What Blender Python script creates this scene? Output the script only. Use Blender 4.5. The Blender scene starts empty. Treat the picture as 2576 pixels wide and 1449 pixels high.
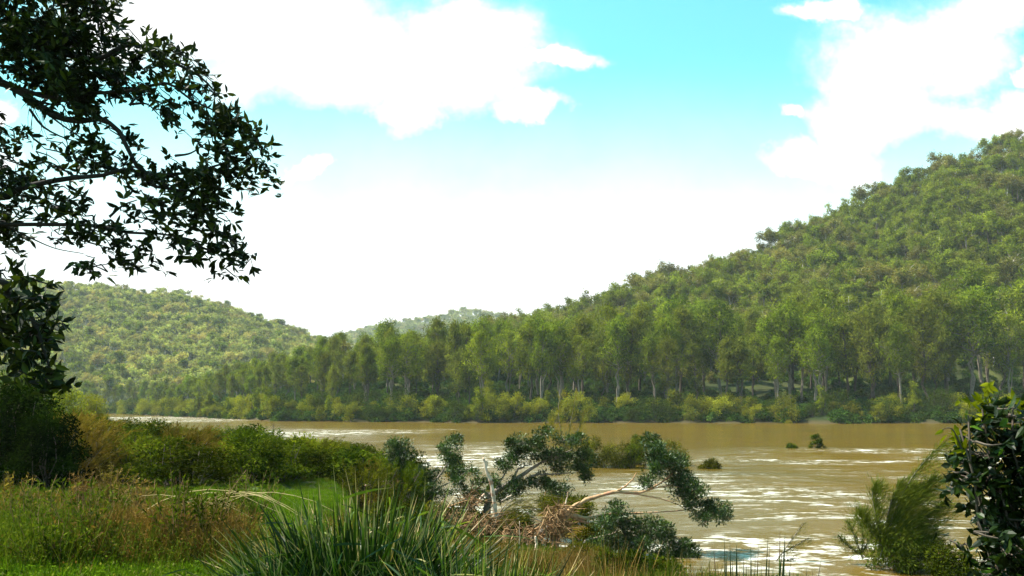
import bpy, math, random
import numpy as np
from mathutils import Vector
R = math.radians
D = bpy.data
S = bpy.context.scene
COL = S.collection
rng = np.random.default_rng(11)
random.seed(5)

# ------------------------------------------------------------------ camera
F = 2323.0                      # focal length in pixels of a 2576 px wide view of the photograph
CX, CY, HOR = 1288.0, 724.5, 1018.0
EYE = 4.5                       # eye height above the river
PITCH = math.atan((HOR - CY) / F)
cam = D.cameras.new('camera'); cam_o = D.objects.new('camera', cam); COL.objects.link(cam_o)
cam.sensor_width = 36.0; cam.lens = 36.0 * F / 2576.0
cam_o.location = (0, 0, EYE); cam_o.rotation_euler = (math.pi / 2 + PITCH, 0, 0)
cam.clip_start = 0.05; cam.clip_end = 20000
S.camera = cam_o

# ------------------------------------------------------------------ exposure / engine
S.view_settings.view_transform = 'Standard'; S.view_settings.look = 'None'
S.view_settings.exposure = 1.3; S.view_settings.gamma = 1.0
S.view_settings.use_curve_mapping = False
S.render.engine = 'CYCLES'
cy = S.cycles
cy.max_bounces = 6; cy.diffuse_bounces = 3; cy.glossy_bounces = 3; cy.transmission_bounces = 4
cy.transparent_max_bounces = 6; cy.volume_bounces = 0
cy.caustics_reflective = False; cy.caustics_refractive = False
cy.sample_clamp_indirect = 6.0
cy.use_denoising = True
try: cy.denoiser = 'OPENIMAGEDENOISE'
except Exception: pass

# ------------------------------------------------------------------ sun
SUN_EL = R(57.0)
SUN_AZ = R(-78.0)              # clockwise from +Y (straight ahead): sun ahead of us to the left
sd = Vector((math.sin(SUN_AZ) * math.cos(SUN_EL), math.cos(SUN_AZ) * math.cos(SUN_EL), math.sin(SUN_EL)))
sl = D.lights.new('sun', 'SUN'); sl.energy = 5.0; sl.angle = R(0.5); sl.color = (1.0, 0.95, 0.86)
sun_o = D.objects.new('sun', sl); COL.objects.link(sun_o)
sun_o.rotation_euler = (-sd).to_track_quat('-Z', 'Y').to_euler(); sun_o.location = (0, -20, 60)

def sky_uv(px, py):
    """slope of the ray through a photograph pixel: sideways and upward per metre ahead"""
    a = (px - CX) / F; b = (CY - py) / F
    yy = math.cos(PITCH) - b * math.sin(PITCH); zz = math.sin(PITCH) + b * math.cos(PITCH)
    return a / yy, zz / yy

class NT:
    def __init__(s, tree): s.t = tree; s.n = tree.nodes; s.l = tree.links; s.n.clear()
    def node(s, typ, ins=None, **kw):
        nd = s.n.new(typ)
        for k, v in kw.items(): setattr(nd, k, v)
        for k, v in (ins or {}).items():
            sock = nd.inputs[k]
            if hasattr(v, 'is_linked') or isinstance(v, bpy.types.NodeSocket): s.l.new(v, sock)
            else: sock.default_value = v
        return nd
    def m(s, op, a, b=None, c=None, clamp=False):
        ins = {0: a}
        if b is not None: ins[1] = b
        if c is not None: ins[2] = c
        return s.node('ShaderNodeMath', ins, operation=op, use_clamp=clamp).outputs[0]
    def vm(s, op, a, b=None):
        ins = {0: a}
        if b is not None: ins[1] = b
        nd = s.node('ShaderNodeVectorMath', ins, operation=op)
        return nd.outputs['Value'] if op in ('LENGTH', 'DOT_PRODUCT') else nd.outputs[0]
    def mix(s, f, a, b, mode='MIX'):
        nd = s.n.new('ShaderNodeMix'); nd.data_type = 'RGBA'; nd.blend_type = mode
        for i, v in ((0, f), (6, a), (7, b)):
            if isinstance(v, bpy.types.NodeSocket): s.l.new(v, nd.inputs[i])
            else: nd.inputs[i].default_value = v
        return nd.outputs[2]
    def rng(s, v, a, b, c=0.0, d=1.0, smooth=False):
        nd = s.node('ShaderNodeMapRange', {0: v, 1: a, 2: b, 3: c, 4: d})
        if smooth: nd.interpolation_type = 'SMOOTHSTEP'
        return nd.outputs[0]
    def noise(s, vec, scale, detail=3.0, rough=0.55, dist=0.0):
        return s.node('ShaderNodeTexNoise', {'Vector': vec, 'Scale': scale, 'Detail': detail, 'Roughness': rough, 'Distortion': dist}).outputs[0]
    def ramp(s, f, stops):
        nd = s.n.new('ShaderNodeValToRGB'); s.l.new(f, nd.inputs[0]); e = nd.color_ramp.elements
        while len(e) > 2: e.remove(e[-1])
        e[0].position, e[0].color = stops[0][0], (*stops[0][1], 1)
        e[1].position, e[1].color = stops[-1][0], (*stops[-1][1], 1)
        for p, c in stops[1:-1]:
            x = e.new(p); x.color = (*c, 1)
        return nd.outputs[0]

def c4(c): return (*c, 1.0)

# ------------------------------------------------------------------ world: sky with fair-weather cloud
W = D.worlds.new('World'); S.world = W; W.use_nodes = True
w = NT(W.node_tree)
sky = w.node('ShaderNodeTexSky', sky_type='NISHITA', sun_disc=False, sun_elevation=SUN_EL, sun_rotation=SUN_AZ,
             altitude=0.0, air_density=1.0, dust_density=1.2, ozone_density=1.0)
tc = w.node('ShaderNodeTexCoord').outputs['Generated']
sep = w.node('ShaderNodeSeparateXYZ', {0: tc})
dy = w.m('MAXIMUM', w.m('ABSOLUTE', sep.outputs[1]), 0.12)
uu = w.m('DIVIDE', sep.outputs[0], dy); vv = w.m('DIVIDE', sep.outputs[2], dy)
uv = w.node('ShaderNodeCombineXYZ', {0: uu, 1: vv, 2: 0.0}).outputs[0]
wn = w.node('ShaderNodeTexNoise', {'Vector': uv, 'Scale': 5.0, 'Detail': 6.0, 'Roughness': 0.6}).outputs['Color']
warp = w.vm('MULTIPLY', w.vm('SUBTRACT', wn, (0.5, 0.5, 0.5)), (0.20, 0.12, 0.0))
wn2 = w.node('ShaderNodeTexNoise', {'Vector': uv, 'Scale': 16.0, 'Detail': 5.0, 'Roughness': 0.6}).outputs['Color']
warp = w.vm('ADD', warp, w.vm('MULTIPLY', w.vm('SUBTRACT', wn2, (0.5, 0.5, 0.5)), (0.07, 0.045, 0.0)))
uvw = w.vm('ADD', uv, warp)
CLOUDS = [(560, 20, 470, 190), (760, 150, 330, 150), (1160, 150, 240, 150), (1000, 250, 110, 95), (1330, 262, 120, 38), (1370, 150, 110, 30),
          (2300, 145, 270, 135), (2230, 300, 210, 120), (2060, 405, 240, 80), (2500, 40, 190, 80), (2560, 300, 150, 80), (2010, 272, 60, 24),
          (725, 445, 70, 36), (20, 300, 60, 50), (-20, 430, 120, 60), (2060, 10, 100, 34), (2560, 190, 50, 40),
          (-500, 200, 350, 160), (3100, 200, 400, 180)]
best = None
for (px, py, rx, ry) in CLOUDS:
    u0, v0 = sky_uv(px, py)
    d = w.vm('LENGTH', w.vm('MULTIPLY', w.vm('SUBTRACT', uvw, (u0, v0, 0)), (F / rx, F / ry, 0)))
    e = w.m('SUBTRACT', 1.0, d)
    best = e if best is None else w.m('MAXIMUM', best, e)
fine = w.noise(uv, 9.0, 8.0, 0.62)
shape = w.m('ADD', best, w.m('MULTIPLY', w.m('SUBTRACT', fine, 0.46), 1.5))
cmask = w.m('POWER', w.rng(shape, -0.50, 0.55, 0.0, 1.0, True), 2.3)
thin = w.m('MULTIPLY', w.rng(w.noise(w.vm('MULTIPLY', uv, (1.0, 1.7, 1.0)), 2.6, 7.0, 0.6), 0.55, 0.85, 0.0, 0.35), 1.0)
# white glare of the low sky over the valley
low = w.rng(vv, 0.40, 0.10, 0.0, 1.0, True)
cov = w.m('MAXIMUM', w.m('MAXIMUM', cmask, low), thin)
skyc = w.node('ShaderNodeVectorMath', {0: sky.outputs[0], 1: (0.058, 0.150, 0.108)}, operation='MULTIPLY').outputs[0]
cloudc = w.ramp(w.rng(fine, 0.3, 0.8), [(0.0, (0.50, 0.51, 0.52)), (0.5, (0.60, 0.60, 0.585)), (1.0, (0.68, 0.68, 0.66))])
col = w.mix(cov, skyc, cloudc)
bg = w.node('ShaderNodeBackground', {'Color': col, 'Strength': 1.0})
w.l.new(bg.outputs[0], w.node('ShaderNodeOutputWorld').inputs[0])
W.cycles.sampling_method = 'AUTOMATIC' if hasattr(W.cycles, 'sampling_method') else W.cycles.sampling_method

# ------------------------------------------------------------------ the lie of the land
def sstep(e0, e1, x):
    t = np.clip((x - e0) / (e1 - e0), 0, 1); return t * t * (3 - 2 * t)
def ray(px, py):
    a = (px - CX) / F; b = (CY - py) / F
    return np.array([a, math.cos(PITCH) - b * math.sin(PITCH), math.sin(PITCH) + b * math.cos(PITCH)])
def at(px, py, Y):
    d = ray(px, py); return np.array([0, 0, EYE]) + d * (Y / d[1])
_rt = np.random.default_rng(77)
_w = [(_rt.uniform(0, 6.28), _rt.uniform(0, 6.28), s) for s in (0.09, 0.13, 0.21, 0.34, 0.6) for _ in range(2)]
def lump(x, y):
    z = 0
    for ang, ph, k in _w: z = z + np.sin((x * math.cos(ang) + y * math.sin(ang)) * k * 6.0 + ph) * 0.05 * (0.12 / k) ** 0.5
    return z
NB = np.array([(-2500, 520), (-900, 500), (-330, 474), (-202, 448), (-85, 205), (-30, 101), (-16, 76), (-7, 52), (-1, 33), (4, 23.5), (12, 20), (40, 15), (200, 0), (900, -80)], float)
FB = np.array([(-2500, 560), (-900, 540), (-330, 506), (-202, 476), (-125, 350), (-63, 256), (-9, 234), (51, 232), (109, 227), (200, 215), (900, 100)], float)
def nbank(x): return np.interp(x, NB[:, 0], NB[:, 1])
def fbank(x):
    return np.interp(x, FB[:, 0], FB[:, 1]) - 7 * np.exp(-((x - 76) / 8) ** 2) + 1.6 * np.sin(x * 0.21) + 1.0 * np.sin(x * 0.53 + 1)
def skyl(pts, tree):
    """skyline pixels with ridge distance -> ridge height as a function of sideways slope"""
    A, Z, Yr = [], [], []
    for px, py, Y in pts:
        u, v = sky_uv(px, py); A.append(u); Z.append(max(0.5, EYE + v * Y - tree)); Yr.append(Y)
    return np.array(A), np.array(Z), np.array(Yr)
RH = skyl([(700, 960, 470), (900, 900, 480), (1100, 850, 490), (1200, 815, 490), (1300, 790, 490), (1400, 766, 490), (1500, 750, 490), (1600, 716, 495), (1700, 697, 500),
           (1800, 655, 505), (1930, 606, 510), (2080, 532, 515), (2200, 482, 520), (2300, 432, 520), (2380, 388, 520), (2440, 372, 525), (2576, 318, 530),
           (2800, 250, 540), (3300, 150, 560), (4200, 120, 600)], 13.0)
LH = skyl([(-1200, 640, 1000), (-300, 690, 980), (0, 706, 960), (130, 712, 950), (300, 724, 950), (400, 731, 950), (500, 748, 950), (600, 778, 950), (700, 815, 950), (790, 848, 950),
           (900, 930, 950), (1000, 1000, 950), (1300, 1015, 950)], 11.0)
DH = skyl([(300, 900, 2100), (600, 870, 2100), (830, 852, 2100), (900, 832, 2100), (980, 815, 2100), (1100, 797, 2100), (1170, 779, 2100), (1240, 790, 2100), (1400, 830, 2100), (1700, 860, 2100), (2600, 800, 2100), (4000, 760, 2100)], 10.0)
def height(x, y):
    x = np.asarray(x, float); y = np.asarray(y, float)
    yn = nbank(x); yf = fbank(x)
    db = yn - y
    brow = sstep(-0.20, -0.09, x / np.maximum(y, 1.0)) * sstep(-30, 4, y)          # steep bank right of the meadow
    plate = (2.95 - 0.036 * np.clip(y, 0, 34) - 0.0115 * np.clip(y - 34, 0, 120)) * (1 - brow) + (2.78 - 0.165 * np.clip(y - 5.5, 0, 30)) * brow
    near = np.minimum(2.95 * (1 - np.exp(-np.maximum(db, 0) / 8.5)), np.maximum(plate, 0.12 + 0.01 * np.clip(db, 0, 10))) + lump(x, y) * np.clip(db / 8, 0, 1)
    near = np.maximum(near, 0.0) + 0.02
    bed = -np.minimum(0.16 * np.minimum(y - yn, yf - y), 2.2)
    d = y - yf
    far = np.interp(d, [0, 1.5, 4, 12, 28, 50, 80, 120], [0, 0.9, 1.4, 2.6, 4.2, 7.5, 12.5, 14.5]) * np.where(x < -40, np.clip(1 + (x + 40) / 260, 0.45, 1), 1)
    far = far + lump(x * 0.5, y * 0.5) * 2 * np.clip(d / 20, 0, 1)
    a = np.clip(x / np.maximum(y, 60.0), -3, 3)
    def hill(P, foot, back):
        zr = np.interp(a, P[0], P[1]); yr = np.interp(a, P[0], P[2])
        t = np.clip((y - foot) / np.maximum(yr - foot, 1), 0, None)
        g = np.where(t < 1, t * (1.12 - 0.12 * t), np.maximum(1 - (t - 1) * back, 0.2))
        return zr * g
    n2 = (np.sin(x * 0.045 + y * 0.01) + np.sin(y * 0.03 - x * 0.022 + 2) + np.sin((x + y) * 0.08)) * 1.6
    hr = hill(RH, yf + 55, 0.9) + n2 * np.clip((d - 90) / 60, 0, 1)
    hl = hill(LH, np.maximum(yf + 60, 520), 0.7)
    hd = hill(DH, 1250.0, 0.6)
    land = np.maximum(np.maximum(far, hr), np.maximum(hl, hd))
    return np.where(y <= yn, near, np.where(y < yf, np.minimum(bed, -0.05), np.maximum(land, 0.02)))
def hz(x, y): return float(height(x, y))
def gp(px, py, lift=0.0):
    """where the ray through a photograph pixel meets the land or the river"""
    d = ray(px, py); t = 2.0
    for _ in range(4000):
        p = np.array([0, 0, EYE]) + d * t
        if p[2] <= max(hz(p[0], p[1]), 0.0) + lift: return p
        t *= 1.004
    return p
def pix(p):
    """photograph pixel of a world point"""
    x, y, z = p[0], p[1], p[2] - EYE
    yy = y * math.cos(PITCH) + z * math.sin(PITCH); zz = -y * math.sin(PITCH) + z * math.cos(PITCH)
    return CX + F * x / yy, CY - F * zz / yy

# ------------------------------------------------------------------ mesh helpers
class MB:
    def __init__(s): s.V = []; s.T = []; s.Q = []; s.A = []; s.MT = []; s.MQ = []; s.n = 0
    def add(s, V, T=None, Q=None, a=None, mat=0):
        V = np.asarray(V, float).reshape(-1, 3)
        s.V.append(V)
        s.A.append(np.full(len(V), 0.5) if a is None else np.asarray(a, float).reshape(-1))
        if T is not None and len(T): T = np.asarray(T, int) + s.n; s.T.append(T); s.MT.append(np.full(len(T), mat))
        if Q is not None and len(Q): Q = np.asarray(Q, int) + s.n; s.Q.append(Q); s.MQ.append(np.full(len(Q), mat))
        s.n += len(V)
    def merge(s, o, mat_off=0):
        for i in range(len(o.V)): s.V.append(o.V[i]); s.A.append(o.A[i])
        for T, m in zip(o.T, o.MT): s.T.append(T + s.n); s.MT.append(m + mat_off)
        for Q, m in zip(o.Q, o.MQ): s.Q.append(Q + s.n); s.MQ.append(m + mat_off)
        s.n += o.n
    def mesh(s, name, mats, smooth=False):
        me = D.meshes.new(name)
        V = np.concatenate(s.V); A = np.concatenate(s.A)
        T = np.concatenate(s.T) if s.T else np.zeros((0, 3), int)
        Q = np.concatenate(s.Q) if s.Q else np.zeros((0, 4), int)
        m = np.concatenate(s.MT + s.MQ) if (s.MT or s.MQ) else np.zeros(0)
        me.vertices.add(len(V)); me.vertices.foreach_set('co', V.astype(np.float32).ravel())
        me.loops.add(T.size + Q.size); me.loops.foreach_set('vertex_index', np.concatenate([T.ravel(), Q.ravel()]).astype(np.int32))
        me.polygons.add(len(T) + len(Q))
        st = np.concatenate([np.arange(len(T)) * 3, T.size + np.arange(len(Q)) * 4]).astype(np.int32)
        me.polygons.foreach_set('loop_start', st)
        me.update(calc_edges=True)
        me.polygons.foreach_set('material_index', m.astype(np.int32))
        me.polygons.foreach_set('use_smooth', np.full(len(T) + len(Q), smooth))
        at_ = me.attributes.new('v', 'FLOAT', 'POINT'); at_.data.foreach_set('value', A.astype(np.float32))
        for mm in (mats if isinstance(mats, (list, tuple)) else [mats]): me.materials.append(mm)
        me.update(); return me

def unit(v): return v / np.maximum(np.linalg.norm(v, axis=-1, keepdims=True), 1e-9)
def rvec(n, r=None):
    return unit((r or rng).normal(size=(n, 3)))
def frame(d, n):
    s = unit(np.cross(d, n)); return s, unit(np.cross(s, d))
def leaf_quads(mb, P, Dr, Nr, L, Wd, a, mat=0):
    """one diamond blade each"""
    Dr = unit(Dr); s, n = frame(Dr, Nr); L = np.broadcast_to(L, len(P))[:, None]; Wd = np.broadcast_to(Wd, len(P))[:, None]
    v = np.stack([P, P + Dr * L * 0.45 + s * Wd / 2, P + Dr * L, P + Dr * L * 0.45 - s * Wd / 2], 1)
    i = np.arange(len(P))[:, None] * 4 + np.arange(4)
    mb.add(v, Q=i, a=np.repeat(a, 4), mat=mat)
def leaf_full(mb, P, Dr, Nr, L, Wd, a, curl=0.18, fold=0.25, mat=0):
    """folded pointed leaf with a midrib: six faces"""
    Dr = unit(Dr); s, n = frame(Dr, Nr); n_ = len(P)
    L = np.broadcast_to(L, n_)[:, None]; Wd = np.broadcast_to(Wd, n_)[:, None]
    def pt(t, w_): return P + Dr * L * t - n * L * curl * t * t + s * Wd * w_ + n * abs(w_) * Wd * fold
    v = np.stack([pt(0, 0), pt(0.28, 0.40), pt(0.62, 0.43), pt(1.0, 0), pt(0.62, -0.43), pt(0.28, -0.40), pt(0.28, 0), pt(0.62, 0)], 1)
    b = np.arange(n_)[:, None] * 8
    T = np.concatenate([b + np.array(t) for t in ((0, 1, 6), (0, 6, 5), (2, 3, 7), (7, 3, 4))])
    Q = np.concatenate([b + np.array(t) for t in ((1, 2, 7, 6), (6, 7, 4, 5))])
    mb.add(v, T=T, Q=Q, a=np.repeat(a, 8), mat=mat)
def blades(mb, P, Dr, L, Wd, sag, a, tipa=None, seg=5, mat=0, side=None):
    """arching ribbons"""
    Dr = unit(Dr); n_ = len(P); L = np.broadcast_to(L, n_)[:, None]; Wd = np.broadcast_to(Wd, n_)[:, None]; sag = np.broadcast_to(sag, n_)[:, None]
    s = unit(np.cross(Dr, rvec(n_))) if side is None else side
    rows = []; aa = []
    for k in range(seg + 1):
        t = k / seg
        c = P + Dr * L * t - np.array([0, 0, 1.0]) * sag * L * t * t
        wd = Wd * (1 - t ** 2.5) * 0.5 * (0.6 + 0.4 * min(1, t * 4)) + 0.0004
        rows += [c + s * wd, c - s * wd]
        av = a if tipa is None else np.where(t > 0.8, tipa, a)
        aa += [av, av]
    v = np.stack(rows, 1); av = np.stack(aa, 1)
    b = np.arange(n_)[:, None] * (2 * (seg + 1))
    Q = np.concatenate([b + np.array([2 * k, 2 * k + 1, 2 * k + 3, 2 * k + 2]) for k in range(seg)])
    mb.add(v, Q=Q, a=av, mat=mat)
def tube(mb, pts, rad, sides=6, a=0.5, mat=0, cap=True):
    pts = np.asarray(pts, float); n_ = len(pts); rad = np.broadcast_to(np.asarray(rad, float), n_)
    tan = unit(np.gradient(pts, axis=0)); ref = np.array([0.31, 0.22, 0.92]) if abs(tan[0][2]) < 0.9 else np.array([0.95, 0.2, 0.1])
    s = unit(np.cross(tan, ref)); n = unit(np.cross(s, tan))
    th = np.arange(sides) / sides * 2 * math.pi
    ring = pts[:, None] + (s[:, None] * np.cos(th)[None, :, None] + n[:, None] * np.sin(th)[None, :, None]) * rad[:, None, None]
    i = np.arange(n_ - 1)[:, None] * sides; j = np.arange(sides); jn = (j + 1) % sides
    Q = np.stack([i + j, i + jn, i + sides + jn, i + sides + j], -1).reshape(-1, 4)
    T = None
    V = ring.reshape(-1, 3)
    if cap:
        V = np.concatenate([V, pts[-1:] + tan[-1:] * rad[-1] * 0.5]); top = (n_ - 1) * sides
        T = np.stack([top + j, top + jn, np.full(sides, n_ * sides)], -1)
    mb.add(V, T=T, Q=Q, a=np.full(len(V), a), mat=mat)
def bend(p0, p1, n=6, wob=0.08, up=0.0, r=None):
    r = r or rng
    p0 = np.asarray(p0, float); p1 = np.asarray(p1, float); L = np.linalg.norm(p1 - p0)
    t = np.linspace(0, 1, n)[:, None]
    o = r.normal(size=(n, 3)) * wob * L * 0.5; o[0] = 0; o[-1] = 0
    return p0 * (1 - t) + p1 * t + o + np.array([0, 0, 1.0]) * up * L * (t * (1 - t))
def spline(pts, n=24):
    pts = np.asarray(pts, float); k = len(pts)
    P = np.concatenate([2 * pts[:1] - pts[1:2], pts, 2 * pts[-1:] - pts[-2:-1]])
    out = []
    for i in range(k - 1):
        m = max(2, n // (k - 1))
        for t in np.linspace(0, 1, m, endpoint=(i == k - 2)):
            a, b, c, d = P[i:i + 4]
            out.append(0.5 * ((2 * b) + (-a + c) * t + (2 * a - 5 * b + 4 * c - d) * t * t + (-a + 3 * b - 3 * c + d) * t ** 3))
    return np.array(out)

# ------------------------------------------------------------------ object helpers
def tag(o, label=None, cat=None, group=None, kind=None):
    if label: o['label'] = label
    if cat: o['category'] = cat
    if group: o['group'] = group
    if kind: o['kind'] = kind
    return o
def link(name, me, parent=None, loc=None):
    o = D.objects.new(name, me); COL.objects.link(o)
    if parent is not None: o.parent = parent
    if loc is not None: o.location = loc
    return o
def thing(name, label, cat, loc=(0, 0, 0), rz=0.0, sc=1.0, group=None):
    o = D.objects.new(name, None); COL.objects.link(o); o.location = loc; o.rotation_euler = (0, 0, rz)
    o.scale = sc if isinstance(sc, (tuple, list)) else (sc, sc, sc)
    o.empty_display_size = 0.3
    return tag(o, label, cat, group)
ORD = ['first', 'second', 'third', 'fourth', 'fifth', 'sixth', 'seventh', 'eighth', 'ninth', 'tenth', 'eleventh', 'twelfth', 'thirteenth', 'fourteenth',
       'fifteenth', 'sixteenth', 'seventeenth', 'eighteenth', 'nineteenth', 'twentieth'] + ['twenty-' + w for w in ('first', 'second', 'third', 'fourth', 'fifth', 'sixth', 'seventh', 'eighth', 'ninth')]
def ordlabels(items, key, text):
    """items: list of dicts with px; give each (zone) member an ordinal from the left"""
    zones = {}
    for it in items: zones.setdefault(key(it), []).append(it)
    for z, lst in zones.items():
        lst.sort(key=lambda i: i['px'])
        for k, it in enumerate(lst): it['label'] = text(it, ORD[min(k, 28)], z)

# ------------------------------------------------------------------ materials
def foliage(name, dark, mid, light, trans=0.3, gloss=0.0, rough=0.4, var=0.35, accent=None, world_var=0.0, tcol=(1.25, 1.3, 0.5)):
    dark, mid, light = [(c[0] * 1.12, c[1] * 0.98, c[2] * 0.52) for c in (dark, mid, light)]
    m = D.materials.new(name); m.use_nodes = True; t = NT(m.node_tree)
    v = t.node('ShaderNodeAttribute', attribute_name='v').outputs['Fac']
    rnd = t.node('ShaderNodeObjectInfo').outputs['Random']
    col = t.ramp(v, [(0.0, dark), (0.5, mid), (0.93, light), (1.0, accent or light)])
    r2 = t.m('FRACT', t.m('MULTIPLY', rnd, 7.31))
    col = t.mix(t.m('MULTIPLY', r2, var), col, c4([mid[0] * 1.45, mid[1] * 1.2, mid[2] * 1.2]))
    if world_var:
        g = t.node('ShaderNodeNewGeometry').outputs['Position']
        nz = t.rng(t.noise(g, world_var, 3.0), 0.35, 0.65, 0.0, 0.6)
        col = t.mix(nz, col, c4([light[0] * 1.15, light[1] * 1.02, light[2] * 0.8]))
    br = t.m('ADD', 1.0 - var * 0.6, t.m('MULTIPLY', rnd, var * 1.2))
    col = t.vm('SCALE', col); col.node.inputs['Scale'].default_value = 1.0; t.l.new(br, col.node.inputs['Scale'])
    if gloss > 0:
        a = t.node('ShaderNodeBsdfPrincipled', {'Base Color': col, 'Roughness': rough, 'Specular IOR Level': gloss}).outputs[0]
    else:
        a = t.node('ShaderNodeBsdfDiffuse', {'Color': col}).outputs[0]
    tcl = t.vm('MULTIPLY', col, tcol)
    b = t.node('ShaderNodeBsdfTranslucent', {'Color': tcl}).outputs[0]
    mx = t.node('ShaderNodeMixShader', {0: trans, 1: a, 2: b})
    t.l.new(mx.outputs[0], t.node('ShaderNodeOutputMaterial').inputs[0])
    return m
def bark(name, c1, c2, scale=6.0, stretch=0.3, bump=0.4, patch=None):
    m = D.materials.new(name); m.use_nodes = True; t = NT(m.node_tree)
    g = t.node('ShaderNodeTexCoord').outputs['Object']
    p = t.vm('MULTIPLY', g, (1, 1, stretch))
    n1 = t.noise(p, scale, 6.0, 0.65)
    col = t.ramp(n1, [(0.3, c1), (0.7, c2)])
    if patch:
        n2 = t.noise(g, scale * 0.35, 3.0, 0.6)
        col = t.mix(t.rng(n2, 0.5, 0.62), col, c4(patch))
    bp = t.node('ShaderNodeBump', {'Height': n1, 'Strength': bump, 'Distance': 0.02})
    b = t.node('ShaderNodeBsdfPrincipled', {'Base Color': col, 'Roughness': 0.85, 'Specular IOR Level': 0.2, 'Normal': bp.outputs[0]})
    t.l.new(b.outputs[0], t.node('ShaderNodeOutputMaterial').inputs[0])
    return m
M = {}
KB = 0.55
M['oak_a'] = foliage('river_oak_olive', (0.028, 0.044, 0.008), (0.122, 0.165, 0.024), (0.28, 0.34, 0.05), 0.38, var=0.4)
M['oak_b'] = foliage('river_oak_green', (0.022, 0.042, 0.008), (0.092, 0.140, 0.020), (0.23, 0.31, 0.042), 0.38, var=0.35)
M['oak_c'] = foliage('river_oak_brown_green', (0.032, 0.044, 0.012), (0.108, 0.136, 0.032), (0.215, 0.25, 0.064), 0.38, var=0.35)
M['gum_a'] = foliage('gum_leaves', (0.036, 0.050, 0.012), (0.120, 0.165, 0.030), (0.26, 0.32, 0.062), 0.3, var=0.55)
M['gum_b'] = foliage('gum_leaves_bright', (0.034, 0.054, 0.010), (0.115, 0.165, 0.022), (0.24, 0.30, 0.050), 0.3, var=0.4)
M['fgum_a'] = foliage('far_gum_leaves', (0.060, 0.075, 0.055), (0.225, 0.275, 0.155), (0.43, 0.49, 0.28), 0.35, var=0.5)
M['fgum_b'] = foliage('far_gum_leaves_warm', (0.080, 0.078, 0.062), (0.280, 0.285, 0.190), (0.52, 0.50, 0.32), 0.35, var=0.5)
M['gum_c'] = foliage('gum_leaves_grey', (0.048, 0.050, 0.026), (0.140, 0.150, 0.070), (0.26, 0.265, 0.13), 0.3, var=0.5)
M['under'] = foliage('undergrowth_leaves', (0.012, 0.030, 0.010), (0.036, 0.080, 0.022), (0.085, 0.150, 0.040), 0.2, var=0.3)
M['shrub_a'] = foliage('bank_shrub_olive', (0.038, 0.050, 0.008), (0.140, 0.165, 0.022), (0.26, 0.29, 0.046), 0.3, var=0.55)
M['shrub_y'] = foliage('bank_shrub_yellow', (0.070, 0.070, 0.012), (0.150, 0.150, 0.022), (0.220, 0.210, 0.040), 0.3, var=0.2)
M['shrub_d'] = foliage('bank_shrub_dark', (0.014, 0.026, 0.006), (0.040, 0.066, 0.012), (0.085, 0.120, 0.024), 0.25, var=0.2)
M['shrub_p'] = foliage('bank_shrub_pale', (0.08, 0.11, 0.07), (0.17, 0.21, 0.13), (0.30, 0.33, 0.24), 0.25, var=0.1)
M['bush_a'] = foliage('near_bush_olive', (0.014, 0.020, 0.005), (0.060, 0.072, 0.014), (0.160, 0.170, 0.034), 0.3, var=0.5, accent=(0.20, 0.17, 0.06))
M['bush_g'] = foliage('near_bush_green', (0.010, 0.020, 0.004), (0.040, 0.068, 0.010), (0.115, 0.155, 0.020), 0.3, var=0.35)
M['bush_d'] = foliage('near_bush_dark', (0.008, 0.014, 0.003), (0.030, 0.046, 0.006), (0.085, 0.115, 0.014), 0.25, var=0.4)
M['bush_b'] = foliage('near_bush_brownish', (0.040, 0.030, 0.012), (0.110, 0.085, 0.030), (0.200, 0.160, 0.060), 0.25, var=0.4)
M['bush_y'] = foliage('near_bush_yellowgreen', (0.050, 0.070, 0.006), (0.120, 0.150, 0.012), (0.190, 0.220, 0.024), 0.35, var=0.2)
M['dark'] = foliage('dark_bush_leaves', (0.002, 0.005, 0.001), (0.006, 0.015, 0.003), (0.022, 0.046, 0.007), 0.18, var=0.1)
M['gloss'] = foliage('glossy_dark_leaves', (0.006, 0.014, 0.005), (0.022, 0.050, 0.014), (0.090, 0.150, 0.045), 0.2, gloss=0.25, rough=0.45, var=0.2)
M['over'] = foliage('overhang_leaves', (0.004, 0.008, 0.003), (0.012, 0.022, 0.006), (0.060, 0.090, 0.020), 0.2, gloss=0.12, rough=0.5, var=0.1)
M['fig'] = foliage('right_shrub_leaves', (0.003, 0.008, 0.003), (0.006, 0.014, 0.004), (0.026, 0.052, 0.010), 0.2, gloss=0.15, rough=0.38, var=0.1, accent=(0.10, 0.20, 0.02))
M['wisp'] = foliage('casuarina_needles', (0.030, 0.050, 0.012), (0.070, 0.105, 0.022), (0.150, 0.175, 0.045), 0.3, var=0.2)
M['wispy'] = foliage('windblown_needles', (0.080, 0.085, 0.020), (0.170, 0.165, 0.045), (0.280, 0.250, 0.090), 0.3, var=0.1)
M['strap'] = foliage('strap_leaves', (0.004, 0.012, 0.003), (0.020, 0.046, 0.008), (0.160, 0.240, 0.034), 0.3, gloss=0.25, rough=0.45, var=0.15, accent=(0.50, 0.34, 0.16))
M['rush'] = foliage('rush_leaves', (0.008, 0.016, 0.006), (0.030, 0.050, 0.012), (0.10, 0.15, 0.02), 0.2, gloss=0.4, rough=0.4, var=0.1, accent=(0.16, 0.07, 0.06))
M['grass'] = foliage('grass_green', (0.030, 0.062, 0.008), (0.075, 0.150, 0.016), (0.140, 0.240, 0.030), 0.35, var=0.35, accent=(0.26, 0.20, 0.09))
M['grass_m'] = foliage('grass_mixed', (0.018, 0.036, 0.008), (0.052, 0.088, 0.016), (0.125, 0.160, 0.035), 0.3, var=0.4, accent=(0.20, 0.15, 0.07))
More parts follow.
